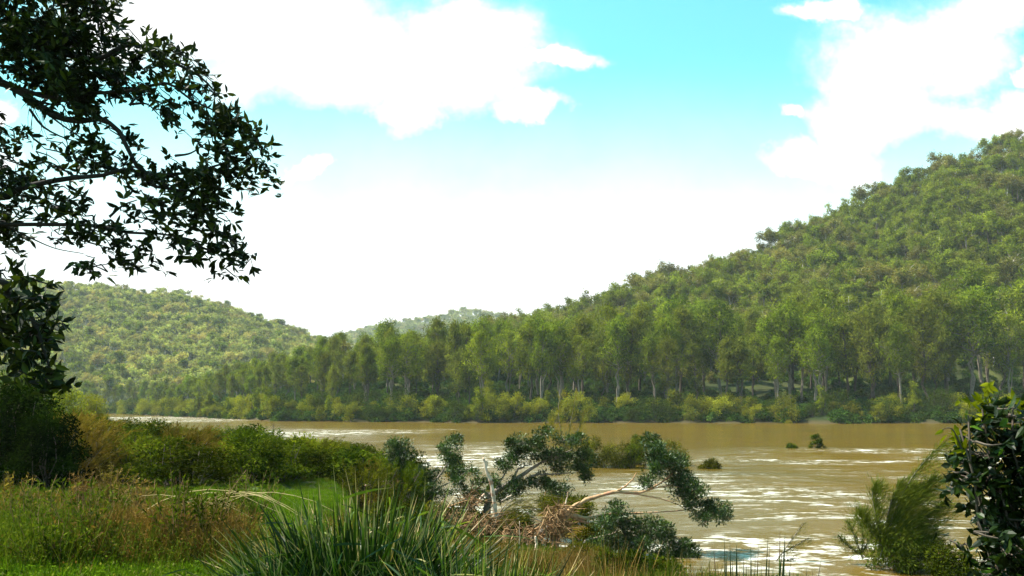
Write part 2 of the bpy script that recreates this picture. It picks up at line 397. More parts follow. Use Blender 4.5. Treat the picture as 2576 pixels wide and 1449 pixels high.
M['grass_r'] = foliage('grass_russet', (0.040, 0.028, 0.014), (0.115, 0.078, 0.042), (0.230, 0.150, 0.090), 0.25, var=0.4, accent=(0.34, 0.22, 0.10))
M['bark_d'] = bark('bark_dark', (0.035, 0.026, 0.020), (0.12, 0.09, 0.07))
M['bark_g'] = bark('bark_grey', (0.10, 0.075, 0.06), (0.30, 0.24, 0.19))
M['bark_w'] = bark('bark_white', (0.34, 0.28, 0.22), (0.62, 0.56, 0.47), patch=(0.28, 0.20, 0.14))
M['bark_r'] = bark('bark_red_tan', (0.26, 0.13, 0.07), (0.52, 0.33, 0.18), 9.0, patch=(0.45, 0.20, 0.12))
M['dead'] = bark('dead_wood', (0.48, 0.31, 0.22), (0.84, 0.64, 0.50), 12.0, 0.15, patch=(0.40, 0.21, 0.13))
M['stick'] = bark('flood_sticks', (0.08, 0.042, 0.018), (0.38, 0.21, 0.095), 14.0)
M['over_bark'] = bark('overhang_bark', (0.012, 0.010, 0.009), (0.04, 0.034, 0.03))

# ------------------------------------------------------------------ ground
def ground_mat():
    m = D.materials.new('ground_earth'); m.use_nodes = True; t = NT(m.node_tree)
    g = t.node('ShaderNodeNewGeometry').outputs['Position']
    z = t.node('ShaderNodeSeparateXYZ', {0: g})
    n1 = t.noise(g, 0.35, 6.0, 0.65); n2 = t.noise(g, 3.0, 6.0, 0.7); n3 = t.noise(g, 0.06, 4.0, 0.6)
    nearc = t.mix(t.rng(n1, 0.4, 0.6), c4((0.045, 0.085, 0.014)), c4((0.085, 0.075, 0.028)))
    nearc = t.mix(t.rng(n2, 0.35, 0.75, 0.0, 0.6), nearc, c4((0.030, 0.030, 0.012)))
    farc = t.mix(t.rng(n3, 0.4, 0.62), c4((0.018, 0.026, 0.006)), c4((0.040, 0.042, 0.012)))
    isfar = t.rng(z.outputs[1], 150.0, 200.0)
    col = t.mix(isfar, nearc, farc)
    # sunlit grassy clearings on the terrace of the far bank
    clr = t.m('MULTIPLY', t.rng(t.noise(g, 0.035, 2.0), 0.5, 0.58), t.m('MULTIPLY', t.rng(z.outputs[2], 5.0, 9.0), t.rng(z.outputs[2], 22.0, 15.0)))
    col = t.mix(t.m('MULTIPLY', clr, 0.18), col, c4((0.15, 0.17, 0.03)))
    mud = t.m('MULTIPLY', t.rng(z.outputs[2], 1.0, 0.35), 0.9)
    col = t.mix(mud, col, t.mix(n2, c4((0.035, 0.028, 0.012)), c4((0.085, 0.060, 0.028))))
    bp = t.node('ShaderNodeBump', {'Height': n2, 'Strength': 0.6, 'Distance': 0.08})
    b = t.node('ShaderNodeBsdfPrincipled', {'Base Color': col, 'Roughness': 0.95, 'Specular IOR Level': 0.1, 'Normal': bp.outputs[0]})
    t.l.new(b.outputs[0], t.node('ShaderNodeOutputMaterial').inputs[0]); return m
def build_ground():
    th = np.concatenate([np.linspace(-0.62, 0.62, 420), np.linspace(0.62, 2 * math.pi - 0.62, 150)[1:-1]])
    rad = np.concatenate([[0.0], np.geomspace(0.6, 3500, 330)])
    Tm, Rm = np.meshgrid(th, rad[1:], indexing='xy')
    x = Rm * np.sin(Tm); y = Rm * np.cos(Tm); z = height(x, y)
    nt, nr = len(th), len(rad) - 1
    V = np.concatenate([[[0, 0, hz(0, 0)]], np.stack([x, y, z], -1).reshape(-1, 3)])
    i = np.arange(nr - 1)[:, None] * nt + 1; j = np.arange(nt); jn = (j + 1) % nt
    Q = np.stack([i + jn, i + j, i + nt + j, i + nt + jn], -1).reshape(-1, 4)[:, ::-1]
    T = np.stack([np.zeros(nt, int), 1 + j, 1 + jn], -1)[:, ::-1]
    mb = MB(); mb.add(V, T=T, Q=Q)
    o = link('ground', mb.mesh('ground', ground_mat(), True)); tag(o, 'river banks, terraces and wooded hill slopes of the valley', kind='structure')
    return o
build_ground()

# ------------------------------------------------------------------ river
def water_mat():
    m = D.materials.new('muddy_river'); m.use_nodes = True; t = NT(m.node_tree)
    g = t.node('ShaderNodeNewGeometry').outputs['Position']
    s = t.node('ShaderNodeSeparateXYZ', {0: g})
    # world places of rapids and painted near-bank glare: x, y, half widths
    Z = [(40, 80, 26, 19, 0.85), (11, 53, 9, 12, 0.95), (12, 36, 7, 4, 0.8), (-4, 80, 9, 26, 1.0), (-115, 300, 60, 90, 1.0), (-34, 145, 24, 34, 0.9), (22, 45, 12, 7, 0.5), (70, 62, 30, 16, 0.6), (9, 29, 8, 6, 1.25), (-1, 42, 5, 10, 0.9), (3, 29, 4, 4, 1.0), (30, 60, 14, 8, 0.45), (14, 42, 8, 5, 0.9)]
    wob = t.m('MULTIPLY', t.m('SUBTRACT', t.noise(t.vm('MULTIPLY', g, (0.6, 1.0, 0.0)), 0.05, 4.0, 0.6), 0.5), 2.2)
    mask = None
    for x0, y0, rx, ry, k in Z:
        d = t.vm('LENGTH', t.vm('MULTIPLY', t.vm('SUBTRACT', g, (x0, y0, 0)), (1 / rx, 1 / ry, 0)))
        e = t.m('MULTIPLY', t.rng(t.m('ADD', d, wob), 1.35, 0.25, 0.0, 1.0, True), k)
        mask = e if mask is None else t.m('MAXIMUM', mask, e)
    wv = t.vm('MULTIPLY', t.node('ShaderNodeTexNoise', {'Vector': g, 'Scale': 0.12, 'Detail': 2.0}).outputs['Color'], (3.0, 3.0, 0.0))
    q = t.vm('ADD', t.vm('MULTIPLY', g, (0.55, 1.0, 0.0)), wv)
    big = t.noise(q, 0.09, 3.0, 0.5, 0.6)
    mid = t.noise(q, 0.8, 6.0, 0.65, 0.5)
    fin = t.noise(t.vm('MULTIPLY', g, (0.5, 1.0, 0.0)), 3.2, 6.0, 0.65, 0.2)
    turb = t.m('MULTIPLY', mask, t.rng(big, 0.28, 0.54))
    hgt = t.m('ADD', t.m('MULTIPLY', mid, 0.7), t.m('MULTIPLY', fin, 0.22))
    amp = t.m('ADD', 0.05, t.m('MULTIPLY', turb, 0.16))
    hh = t.m('MULTIPLY', hgt, amp)
    bp = t.node('ShaderNodeBump', {'Height': hh, 'Strength': 1.0, 'Distance': 1.0})
    foam_glare_n = t.m('ADD', t.m('MULTIPLY', mid, 0.6), t.m('MULTIPLY', fin, 0.4))
    foam = t.m('MULTIPLY', t.rng(t.m('ADD', foam_glare_n, t.m('MULTIPLY', turb, 0.06)), 0.548, 0.65), t.rng(turb, 0.08, 0.75))
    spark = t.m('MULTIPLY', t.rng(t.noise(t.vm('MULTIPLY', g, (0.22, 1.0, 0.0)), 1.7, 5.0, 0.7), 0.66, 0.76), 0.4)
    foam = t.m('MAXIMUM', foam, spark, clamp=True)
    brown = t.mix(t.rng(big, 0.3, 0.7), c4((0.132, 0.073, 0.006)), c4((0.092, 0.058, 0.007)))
    colr = t.mix(foam, brown, c4((0.72, 0.67, 0.62)))  # same white for foam and for the glare painted on near-bank water
    dif = t.node('ShaderNodeBsdfDiffuse', {'Color': colr, 'Normal': bp.outputs[0]})
    gl = t.node('ShaderNodeBsdfGlossy', {'Color': (1, 1, 1, 1), 'Roughness': 0.10, 'Normal': bp.outputs[0]})
    fr = t.node('ShaderNodeFresnel', {'IOR': 1.33, 'Normal': bp.outputs[0]}).outputs[0]
    fac = t.m('MULTIPLY', t.m('MINIMUM', fr, t.m('SUBTRACT', 0.54, t.m('MULTIPLY', turb, 0.30))), t.m('SUBTRACT', 1.0, t.m('MULTIPLY', foam, 0.6)))
    mx = t.node('ShaderNodeMixShader', {0: fac, 1: dif.outputs[0], 2: gl.outputs[0]})
    t.l.new(mx.outputs[0], t.node('ShaderNodeOutputMaterial').inputs[0]); return m
def build_water():
    # a sheet that follows the river's course, tucked a little under both banks
    xs = np.concatenate([np.linspace(-880, -220, 60), np.linspace(-216, 160, 330), np.linspace(164, 880, 60)])
    mb = MB(); K = 150
    t = np.linspace(0, 1, K)[None, :]
    y0 = nbank(xs)[:, None] - 6; y1 = fbank(xs)[:, None] + 6
    tt = t ** 1.6
    Y = y0 * (1 - tt) + y1 * tt; X = np.repeat(xs[:, None], K, 1)
    r = np.random.default_rng(3); Zw = np.zeros_like(X)
    for _ in range(16):
        lam = r.uniform(1.6, 6.0); ang = r.normal(0, 0.35); k = 2 * math.pi / lam; ph = r.uniform(0, 6.3)
        Zw += 0.006 * lam ** 0.5 * np.sin(k * (X * 0.35 * math.sin(ang + 0.4) + Y * math.cos(ang)) + ph) * (0.6 + 0.4 * np.sin(X * 0.07 + ph))
    rap = np.exp(-((X - 40) / 26) ** 2 - ((Y - 80) / 20) ** 2) + np.exp(-((X - 12) / 10) ** 2 - ((Y - 52) / 14) ** 2)
    Zw = Zw * (0.7 + 2.0 * rap)
    V = np.stack([X, Y, Zw], -1).reshape(-1, 3)
    i = np.arange(len(xs) - 1)[:, None] * K; j = np.arange(K - 1)
    Q = np.stack([i + j, i + K + j, i + K + j + 1, i + j + 1], -1).reshape(-1, 4)
    mb.add(V, Q=Q)
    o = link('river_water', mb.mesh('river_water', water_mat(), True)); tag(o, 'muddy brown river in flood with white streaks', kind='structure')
build_water()

# ------------------------------------------------------------------ scatter (for what nobody could count)
PROTO = {}
def scatter(name, label, protos, P, sc, rz, idx, tilt=None):
    """one object whose geometry nodes place the given meshes on its points"""
    key = name + '_sources'
    c = D.collections.new(key)
    for k, me in enumerate(protos):
        o = D.objects.new('source_%s' % chr(97 + k), me); c.objects.link(o)
    me = D.meshes.new(name); P = np.asarray(P, np.float32)
    me.vertices.add(len(P)); me.vertices.foreach_set('co', P.ravel())
    for nm, arr in (('scl', sc), ('rz', rz)):
        a = me.attributes.new(nm, 'FLOAT', 'POINT'); a.data.foreach_set('value', np.asarray(arr, np.float32))
    a = me.attributes.new('idx', 'INT', 'POINT'); a.data.foreach_set('value', np.asarray(idx, np.int32))
    me.update()
    o = link(name, me); tag(o, label, kind='stuff')
    ng = D.node_groups.new(name, 'GeometryNodeTree')
    ng.interface.new_socket('Geometry', in_out='INPUT', socket_type='NodeSocketGeometry')
    ng.interface.new_socket('Geometry', in_out='OUTPUT', socket_type='NodeSocketGeometry')
    N = ng.nodes; Lk = ng.links
    gi = N.new('NodeGroupInput'); go = N.new('NodeGroupOutput')
    ci = N.new('GeometryNodeCollectionInfo'); ci.inputs['Collection'].default_value = c; ci.inputs['Separate Children'].default_value = True
    ci.inputs['Reset Children'].default_value = True
    ip = N.new('GeometryNodeInstanceOnPoints'); ip.inputs['Pick Instance'].default_value = True
    def attr(nm, ty):
        n = N.new('GeometryNodeInputNamedAttribute'); n.data_type = ty; n.inputs[0].default_value = nm
        return [s for s in n.outputs if s.enabled and s.name == 'Attribute'][0]
    cx = N.new('ShaderNodeCombineXYZ'); Lk.new(attr('rz', 'FLOAT'), cx.inputs[2])
    cs = N.new('ShaderNodeCombineXYZ'); sa = attr('scl', 'FLOAT')
    for q in range(3): Lk.new(sa, cs.inputs[q])
    Lk.new(gi.outputs[0], ip.inputs['Points']); Lk.new(ci.outputs[0], ip.inputs['Instance'])
    Lk.new(attr('idx', 'INT'), ip.inputs['Instance Index'])
    Lk.new(cx.outputs[0], ip.inputs['Rotation']); Lk.new(cs.outputs[0], ip.inputs['Scale'])
    Lk.new(ip.outputs[0], go.inputs[0])
    md = o.modifiers.new('scatter', 'NODES'); md.node_group = ng
    return o

# ------------------------------------------------------------------ tree builders (unit-free, metres)
def clumps_faces(mb, cl, n_per, L, Wd, droop, r, mat=0, shell=0.45, loose=0.0):
    """cl: rows of centre xyz, radii xyz"""
    for c in cl:
        n = max(8, int(n_per * (c[3] * c[4] + c[3] * c[5]) / 2 / (cl[:, 3].mean() ** 2 + 1e-6)))
        u = unit(r.normal(size=(n, 3))); rad = r.uniform(shell, 1.0, n)[:, None]
        p = c[:3] + u * rad * c[3:6] + r.normal(0, 1, (n, 3)) * loose * c[3]
        d = unit(u * 0.8 + r.normal(size=(n, 3)) * 0.7 + np.array([0, 0, -droop]))
        nr = unit(u + r.normal(size=(n, 3)) * 0.8 + np.array([0, 0, 0.5]))
        cv = r.uniform(0.05, 0.85)
        a = np.clip(cv + r.normal(0, 0.13, n), 0, 0.93)
        leaf_quads(mb, p, d, nr, r.uniform(0.6, 1.3, n) * L, r.uniform(0.6, 1.3, n) * Wd, a, mat)
def river_oak(seed, h=24.0, n_per=46, L=0.95, Wd=0.24, base=0.30, wide=0.20):
    r = np.random.default_rng(seed); tb = MB(); cb = MB()
    top = np.array([r.normal(0, 0.02) * h, r.normal(0, 0.02) * h, h * 0.93])
    tr = bend((0, 0, -0.6), top, 9, 0.03, r=r); rt = np.linspace(0.017 * h, 0.003 * h, 9)
    tube(tb, tr, rt, 7)
    if r.random() < 0.5:
        q = bend(tr[1], tr[1] + np.array([r.normal(0, .09), r.normal(0, .09), 0.5]) * h, 6, 0.05, r=r); tube(tb, q, np.linspace(0.010 * h, 0.003 * h, 6), 6)
    cl = []
    nb = 44
    for k in range(nb):
        f = base + (0.97 - base) * (k + r.random()) / nb
        i = f * 8; i0 = min(int(i), 7); p0 = tr[i0] * (1 - (i - i0)) + tr[i0 + 1] * (i - i0)
        prof = math.sin(min(1.0, (f - base) / (1 - base) * 0.80 + 0.24) * math.pi) ** 0.7
        ln = h * wide * prof * r.uniform(0.55, 1.3); az = k * 2.4 + r.normal(0, 0.5)
        p1 = p0 + np.array([math.cos(az), math.sin(az), r.uniform(0.25, 0.9)]) * ln * 0.9
        b = bend(p0, p1, 5, 0.1, r=r); tube(tb, b, np.linspace(0.005 * h, 0.0015 * h, 5) * (1.3 - f * 0.6), 4)
        for q in (0.55, 1.0):
            c = p0 + (p1 - p0) * q + r.normal(0, 0.02, 3) * h
            s = h * r.uniform(0.028, 0.062)
            cl.append([*c, s * 1.1, s * 1.1, s * r.uniform(0.7, 1.2)])
    cl.append([*top, h * 0.05, h * 0.05, h * 0.07])
    clumps_faces(cb, np.array(cl), n_per, L, Wd, 0.5, r)
    return tb, cb
def gum(seed, h=15.0, n_per=70, L=0.8, Wd=0.42, base=0.4, spread=0.36):
    r = np.random.default_rng(seed); tb = MB(); cb = MB()
    fork = np.array([r.normal(0, 0.03) * h, r.normal(0, 0.03) * h, h * base])
    tube(tb, bend((0, 0, -0.6), fork, 6, 0.04, r=r), np.linspace(0.02 * h, 0.014 * h, 6), 7)
    cl = []
    nl = r.integers(4, 7)
    for k in range(nl):
        az = k * 6.28 / nl + r.normal(0, 0.4); rr = h * spread * r.uniform(0.3, 1.0); zt = h * r.uniform(0.68, 0.95)
        e = np.array([math.cos(az) * rr, math.sin(az) * rr, zt])
        lb = bend(fork, e, 6, 0.08, 0.12, r=r); tube(tb, lb, np.linspace(0.010 * h, 0.003 * h, 6), 5)
        for q in range(6):
            t = r.uniform(0.5, 1.0); i = int(t * 4.99); c = lb[i] * 0.5 + lb[i + 1] * 0.5 + r.normal(0, 0.065, 3) * h * np.array([1, 1, 0.7])
            tube(tb, np.array([lb[i], c]), [0.004 * h, 0.002 * h], 3, cap=False)
            s = h * r.uniform(0.035, 0.10)
            cl.append([*c, s * 1.05, s * 1.05, s * r.uniform(0.55, 1.0)])
    clumps_faces(cb, np.array(cl), n_per, L, Wd, 0.15, r, shell=0.15, loose=0.35)
    return tb, cb
def shrub(seed, h=4.0, wd=2.6, n_cl=26, n_per=70, L=0.28, Wd=0.12, droop=0.0, tall=False):
    r = np.random.default_rng(seed); tb = MB(); cb = MB(); cl = []
    for k in range(n_cl):
        az = r.uniform(0, 6.28); q = r.uniform(0, 1) ** 0.6; z = h * (r.uniform(0.12, 0.9)) 
        lim = math.sqrt(max(0.05, 1 - (z / h) ** 2)) if not tall else (1 - 0.8 * z / h)
        c = np.array([math.cos(az) * wd * q * lim * 0.8, math.sin(az) * wd * q * lim * 0.8, z])
        s = wd * r.uniform(0.20, 0.36) * (0.55 if tall else 1)
        cl.append([*c, s, s, s * r.uniform(0.65, 1.0)])
        if k % 2 == 0: tube(tb, bend((c[0] * 0.15, c[1] * 0.15, -0.15), c, 5, 0.1, r=r), np.linspace(0.014, 0.006, 5) * h ** 0.7, 4)
    clumps_faces(cb, np.array(cl), n_per, L, Wd, droop, r, shell=0.35)
    return tb, cb
def feather_bush(seed, h=2.2, wd=1.3, twigs=170, per=34, wind=(0.35, 0.05, 0.0), L=0.15, Wd=0.02):
    """needle-leaved bush: upswept twigs clothed in fine needles, leaning with the wind"""
    r = np.random.default_rng(seed); tb = MB(); cb = MB(); wind = np.array(wind)
    for k in range(14):
        az = r.uniform(0, 6.28); e = np.array([math.cos(az) * wd * 0.55, math.sin(az) * wd * 0.55, h * r.uniform(0.5, 0.85)]) + wind * h * 0.3
        tube(tb, bend((0, 0, -0.1), e, 6, 0.08, 0.15, r=r), np.linspace(0.012, 0.004, 6) * h ** 0.5, 4)
    for k in range(twigs):
        az = r.uniform(0, 6.28); q = r.uniform(0, 1) ** 0.5; z = r.uniform(0.05, 0.8) * h
        lim = math.sqrt(max(0.1, 1 - (z / h) ** 1.6))
        p = np.array([math.cos(az) * wd * q * lim * 0.75, math.sin(az) * wd * q * lim * 0.75, z])
        d = unit(np.array([math.cos(az) * 0.45, math.sin(az) * 0.45, 0.75]) + r.normal(0, 0.25, 3) + wind)
        ln = h * r.uniform(0.14, 0.30)
        t = r.uniform(0, 1, per)[:, None]
        pp = p + d * ln * t + wind * ln * t * t * 0.6 + r.normal(0, 0.02 * h, (per, 3)) * (1.1 - t)
        dd = unit(d * 1.0 + r.normal(0, 0.45, (per, 3)) + wind * t)
        a = np.clip(r.uniform(0.0, 0.75) + 0.25 * t[:, 0] + r.normal(0, 0.1, per), 0, 1.0 if r.random() < 0.12 else 0.92)
        leaf_quads(cb, pp, dd, rvec(per, r), r.uniform(0.6, 1.3, per) * L, r.uniform(0.7, 1.3, per) * Wd, a)
    return tb, cb

def proto_meshes(kind, gens, leafm, barkm):
    out = []
    for k, (tb, cb) in enumerate(gens):
        lm = leafm[k % len(leafm)]; bm = barkm[k % len(barkm)]
        a = tb.mesh(kind + '_trunk', bm, True); b = cb.mesh(kind + '_crown', lm)
        both = MB(); both.merge(tb, 0); both.merge(cb, 1); c = both.mesh(kind, [bm, lm])
        out.append((a, b, c))
    return out
oaks = proto_meshes('river_oak', [river_oak(s, 24, base=bb, wide=ww) for s, bb, ww in ((1, .34, .21), (2, .42, .19), (3, .30, .23), (4, .46, .21), (5, .36, .25), (6, .38, .17))],
                    [M['oak_a'], M['oak_b'], M['oak_c'], M['oak_b'], M['oak_a'], M['oak_c']], [M['bark_d'], M['bark_g'], M['bark_d'], M['bark_g'], M['bark_g'], M['bark_d']])
gums = proto_meshes('gum_tree', [gum(20 + s, 15, n_per=72, L=0.7, Wd=0.34, base=(0.3, 0.45, 0.35, 0.5, 0.4, 0.3, 0.55)[s], spread=(0.3, 0.4, 0.26, 0.36, 0.22, 0.42, 0.3)[s]) for s in range(7)], [M['gum_a'], M['gum_b'], M['gum_c'], M['gum_a'], M['gum_b'], M['gum_a'], M['gum_c']],
                    [M['bark_w'], M['bark_g'], M['bark_w'], M['bark_d'], M['bark_g'], M['bark_d'], M['bark_w']])
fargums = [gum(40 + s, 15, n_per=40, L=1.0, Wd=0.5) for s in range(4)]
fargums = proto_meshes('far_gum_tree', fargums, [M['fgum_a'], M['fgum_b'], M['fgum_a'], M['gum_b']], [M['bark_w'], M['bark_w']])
fshrubs = proto_meshes('bank_shrub', [shrub(60, 4.2, 2.7), shrub(61, 4.2, 3.2, 30), shrub(62, 4.2, 2.2), shrub(63, 5.5, 1.8, 30, tall=True, L=0.4, Wd=0.08), shrub(64, 4.2, 2.8, 28)],
                       [M['shrub_a'], M['shrub_d'], M['shrub_a'], M['oak_a'], M['shrub_a']], [M['bark_d']])

def place(kind, mset, loc, rz, sc, label, cat, group, parts=('trunk', 'crown')):
    o = thing(kind, label, cat, loc, rz, sc, group)
    a = link(parts[0], mset[0], o); b = link(parts[1], mset[1], o)
    if kind == 'river_oak': o.scale = (o.scale[0] * random.uniform(0.6, 1.0), o.scale[1] * 0.9, o.scale[2]); o.rotation_euler.x = random.gauss(0, 0.035); o.rotation_euler.y = random.gauss(0, 0.035)
    return o

# ------------------------------------------------------------------ zones used in the labels of repeats
FZ = [(-999, 420, 'at the distant river bend'), (420, 560, 'where the river bends out of sight'), (560, 700, 'right of the distant river bend'), (700, 840, 'below the dip between the hills'),
      (840, 1000, 'below the pale distant hill'), (1000, 1140, 'below the distant hilltop'), (1140, 1260, 'behind the white dead trunk'), (1260, 1390, 'behind the leaning glossy tree'),
      (1390, 1500, 'behind the feathery sapling'), (1500, 1620, 'behind the flooded island shrubs'), (1620, 1760, 'behind the fallen tree end'), (1760, 1900, 'left of the sunny clearing'),
      (1900, 2030, 'above the pale leafed bush'), (2030, 2160, 'behind the yellow bush'), (2160, 2290, 'left of the big round green shrub'), (2290, 2430, 'behind the big round green shrub'),
      (2430, 9999, 'behind the dark glossy shrub')]
def fzone(px):
    for a, b, s in FZ:
        if a <= px < b: return s

# ------------------------------------------------------------------ far bank: river oaks
def treeh(px): return np.interp(px, [0, 300, 500, 650, 850, 1000, 1300, 1700, 2100, 2600], [13, 14, 15, 17, 19.5, 23.0, 26.0, 28, 31, 36])
items = []
r = np.random.default_rng(5)
segx = np.concatenate([np.arange(-300, -60, 1.0), np.arange(-60, 150, 1.0)])
L_ = np.hypot(1.0, np.gradient(fbank(segx)))
cum = np.cumsum(L_)
ROWS = [(20, 7.5, 'front row'), (33, 7.5, 'second row'), (47, 8.0, 'third row'), (64, 9.0, 'back row')]
for ri, (dd, spc, rn) in enumerate(ROWS):
    s = r.uniform(0, spc)
    while s < cum[-1]:
        x0 = np.interp(s, cum, segx); g = np.interp(x0 + 1, segx, fbank(segx)) - np.interp(x0 - 1, segx, fbank(segx))
        nrm = unit(np.array([-g / 2, 1.0])) if x0 < -55 else np.array([0, 1.0])
        d = dd + r.uniform(-5, 5)
        x = x0 + nrm[0] * d * -0.0 + r.normal(0, 1.2); y = float(fbank(x)) + d * (1.0 if x0 > -60 else 1.6)
        z = hz(x, y); h = treeh(pix((x, y, z))[0]) * r.uniform(0.72, 1.12) * (1.0 if ri else 0.9)
        px, _ = pix((x, y, z))
        if -60 < px < 2640 and not (ri == 0 and r.random() < 0.25):
            items.append(dict(px=px, x=x, y=y, z=z, h=h, row=rn, k=int(r.integers(0, 6))))
        s += spc * r.uniform(0.6, 1.4) * (1.0 if x0 > -60 else 1.35)
ordlabels(items, lambda i: (i['row'], fzone(i['px'])), lambda i, o, z: '%s river oak, %s, %s' % (o, z[0], z[1]))
for it in items:
    it['rz'] = r.uniform(0, 6.28)
    place('river_oak', oaks[it['k']], (it['x'], it['y'], it['z']), it['rz'], it['h'] / 24.0, it['label'], 'tree', 'river oaks along the far bank')
N_OAK = len(items)

# ------------------------------------------------------------------ hills: gum trees
def hill_points(x0, x1, y0, y1, sp, r):
    gx, gy = np.meshgrid(np.arange(x0, x1, sp), np.arange(y0, y1, sp))
    gx = gx + r.uniform(-sp, sp, gx.shape); gy = gy + r.uniform(-sp, sp, gy.shape)
    return gx.ravel(), gy.ravel()
r = np.random.default_rng(9)
X, Y = hill_points(-60, 420, 310, 660, 7.0, r)
a_ = X / Y; Zt = height(X, Y); ok = (Y > fbank(X) + 78) & (a_ < 0.70) & (a_ > -0.24)
yr = np.interp(a_, RH[0], RH[2]); ok &= Y < yr + 32
X, Y, Zt = X[ok], Y[ok], Zt[ok]
hh = 8 + 13 * r.beta(1.6, 2.2, len(X))
tp = np.array([pix((x, y, z + h)) for x, y, z, h in zip(X, Y, Zt, hh)])
thr = np.interp(tp[:, 0], [600, 850, 1000, 1300, 1600, 2000, 2576], [900, 860, 835, 815, 800, 775, 730])
vis = (tp[:, 1] < thr) & (tp[:, 0] > 560) & (tp[:, 0] < 2620)
keep = tp[:, 1] < thr + 60
cand = np.where(vis)[0]; cand = cand[np.argsort(Y[cand])]
solo = set(cand[:285].tolist())
items = []
for i in solo:
    rel = (thr[i] - tp[i, 1])
    band = 'at the foot' if rel < 20 else 'low on the slope' if rel < 50 else 'on the lower slope' if rel < 85 else 'midway up' if rel < 120 else 'on the upper slope' if rel < 155 else 'high on the slope' if rel < 200 else 'near the crest'
    items.append(dict(px=tp[i, 0], i=i, band=band))
HZ = [(0, 1000, 'below the pale distant hill'), (1000, 1250, 'beside the pale distant hill'), (1250, 1400, 'above the leaning glossy tree'), (1400, 1520, 'above the feathery sapling'), (1520, 1640, 'above the flooded island shrubs'),
      (1640, 1760, 'above the fallen tree end'), (1760, 1880, 'left of the clearing'), (1880, 2000, 'above the pale leafed bush'), (2000, 2110, 'above the yellow bush'), (2110, 2220, 'left above the round shrub'),
      (2220, 2330, 'above the big round green shrub'), (2330, 2440, 'right above the round shrub'), (2440, 9999, 'above the dark glossy shrub')]
def hzone(px):
    for a, b, s in HZ:
        if a <= px < b: return s
ordlabels(items, lambda i: (i['band'], hzone(i['px'])), lambda i, o, z: '%s gum tree %s, right hill, %s' % (o, z[0], z[1]))
for it in items:
    i = it['i']; k = int(r.integers(0, 7))
    place('gum_tree', gums[k], (X[i], Y[i], Zt[i]), r.uniform(0, 6.28), hh[i] / 15.0, it['label'], 'tree', 'gum trees on the right hill')
rest = np.array([i for i in np.where(keep)[0] if i not in solo])
scatter('hillside_forest', 'gum forest covering the rest of the right hill', [g[2] for g in gums],
        np.stack([X[rest], Y[rest], Zt[rest]], 1), hh[rest] / 15.0, r.uniform(0, 6.28, len(rest)), r.integers(0, 7, len(rest)))
fill = proto_meshes('hill_understorey', [shrub(90 + q, 5.5, 3.4, 18, 40, 0.8, 0.3) for q in range(4)], [M['gum_a'], M['oak_b'], M['gum_c'], M['oak_c']], [M['bark_d']])
XF, YF = hill_points(-60, 420, 310, 640, 6.0, r); a_ = XF / YF; kf = (YF > fbank(XF) + 75) & (a_ < 0.70) & (a_ > -0.24) & (YF < np.interp(a_, RH[0], RH[2]) + 20)
XF, YF = XF[kf], YF[kf]
scatter('hillside_understorey', 'low scrub between the gum trees of the right hill', [g[2] for g in fill], np.stack([XF, YF, height(XF, YF) - 0.3], 1), r.uniform(0.6, 1.3, len(XF)), r.uniform(0, 6.28, len(XF)), r.integers(0, 4, len(XF)))
# left hill
X, Y = hill_points(-720, 120, 520, 1010, 7.8, r)
a_ = X / Y; Zt = height(X, Y); ok = (Y > fbank(X) + 50) & (a_ < -0.10) & (a_ > -0.72) & (Zt > 5)
X, Y, Zt = X[ok], Y[ok], Zt[ok]; hh = 7 + 13 * r.beta(1.5, 2.4, len(X))
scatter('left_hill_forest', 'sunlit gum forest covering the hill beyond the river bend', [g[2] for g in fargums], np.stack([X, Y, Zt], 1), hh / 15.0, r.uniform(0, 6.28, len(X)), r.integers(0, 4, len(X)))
X, Y = hill_points(-900, 300, 1450, 2180, 15.0, r)
a_ = X / Y; Zt = height(X, Y); ok = (a_ < 0.06) & (a_ > -0.32)
X, Y, Zt = X[ok], Y[ok], Zt[ok]; hh = r.uniform(10, 17, len(X))
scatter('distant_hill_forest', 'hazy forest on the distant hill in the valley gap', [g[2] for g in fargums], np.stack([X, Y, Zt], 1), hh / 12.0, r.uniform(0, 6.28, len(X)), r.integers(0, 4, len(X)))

# ------------------------------------------------------------------ far bank: shrubs and undergrowth
r = np.random.default_rng(21)
items = []
for ri, (dd, spc, rn) in enumerate([(1.2, 3.6, "at the water's edge"), (6.5, 4.6, 'behind the waterside shrubs')]):
    s = r.uniform(0, spc)
    while s < cum[-1]:
        x0 = float(np.interp(s, cum, segx)); d = dd + r.uniform(-1.5, 2.0)
        x = x0 + r.normal(0, 0.6); y = float(fbank(x)) + max(-0.2, d); z = hz(x, y); px, _ = pix((x, y, z))
        gap = 68 < x < 84 or r.random() < 0.08
        hsc = r.uniform(0.8, 1.75) * (1.0 if x > -60 else 1.0)
        if 200 < px < 2600 and not (gap and ri == 0) and not (2310 < px < 2420 and ri == 0) and not (2105 < px < 2185 and ri == 0):
            items.append(dict(px=px, x=x, y=y, z=z, s=hsc, row=rn, k=int(r.choice([0, 1, 2, 3, 4], p=[.3, .15, .2, .1, .25]))))
        s += spc * r.uniform(0.7, 1.3) * (1 if x0 > -60 else 1.5)
SH = {0: 'rounded olive shrub', 1: 'dark green spreading shrub', 2: 'small olive shrub', 3: 'upright feathery sapling', 4: 'low bushy olive shrub'}
ordlabels(items, lambda i: (i['row'], SH[i['k']], fzone(i['px'])), lambda i, o, z: '%s %s %s, %s' % (o, z[1], z[0], z[2].replace('behind', 'beyond')))
for it in items:
    k = it['k']
    place('riverbank_sapling' if k == 3 else 'riverbank_shrub', fshrubs[k], (it['x'], it['y'], it['z'] - 0.1), r.uniform(0, 6.28), it['s'], it['label'], 'sapling' if k == 3 else 'shrub', 'shrubs along the far bank', ('stem', 'foliage'))
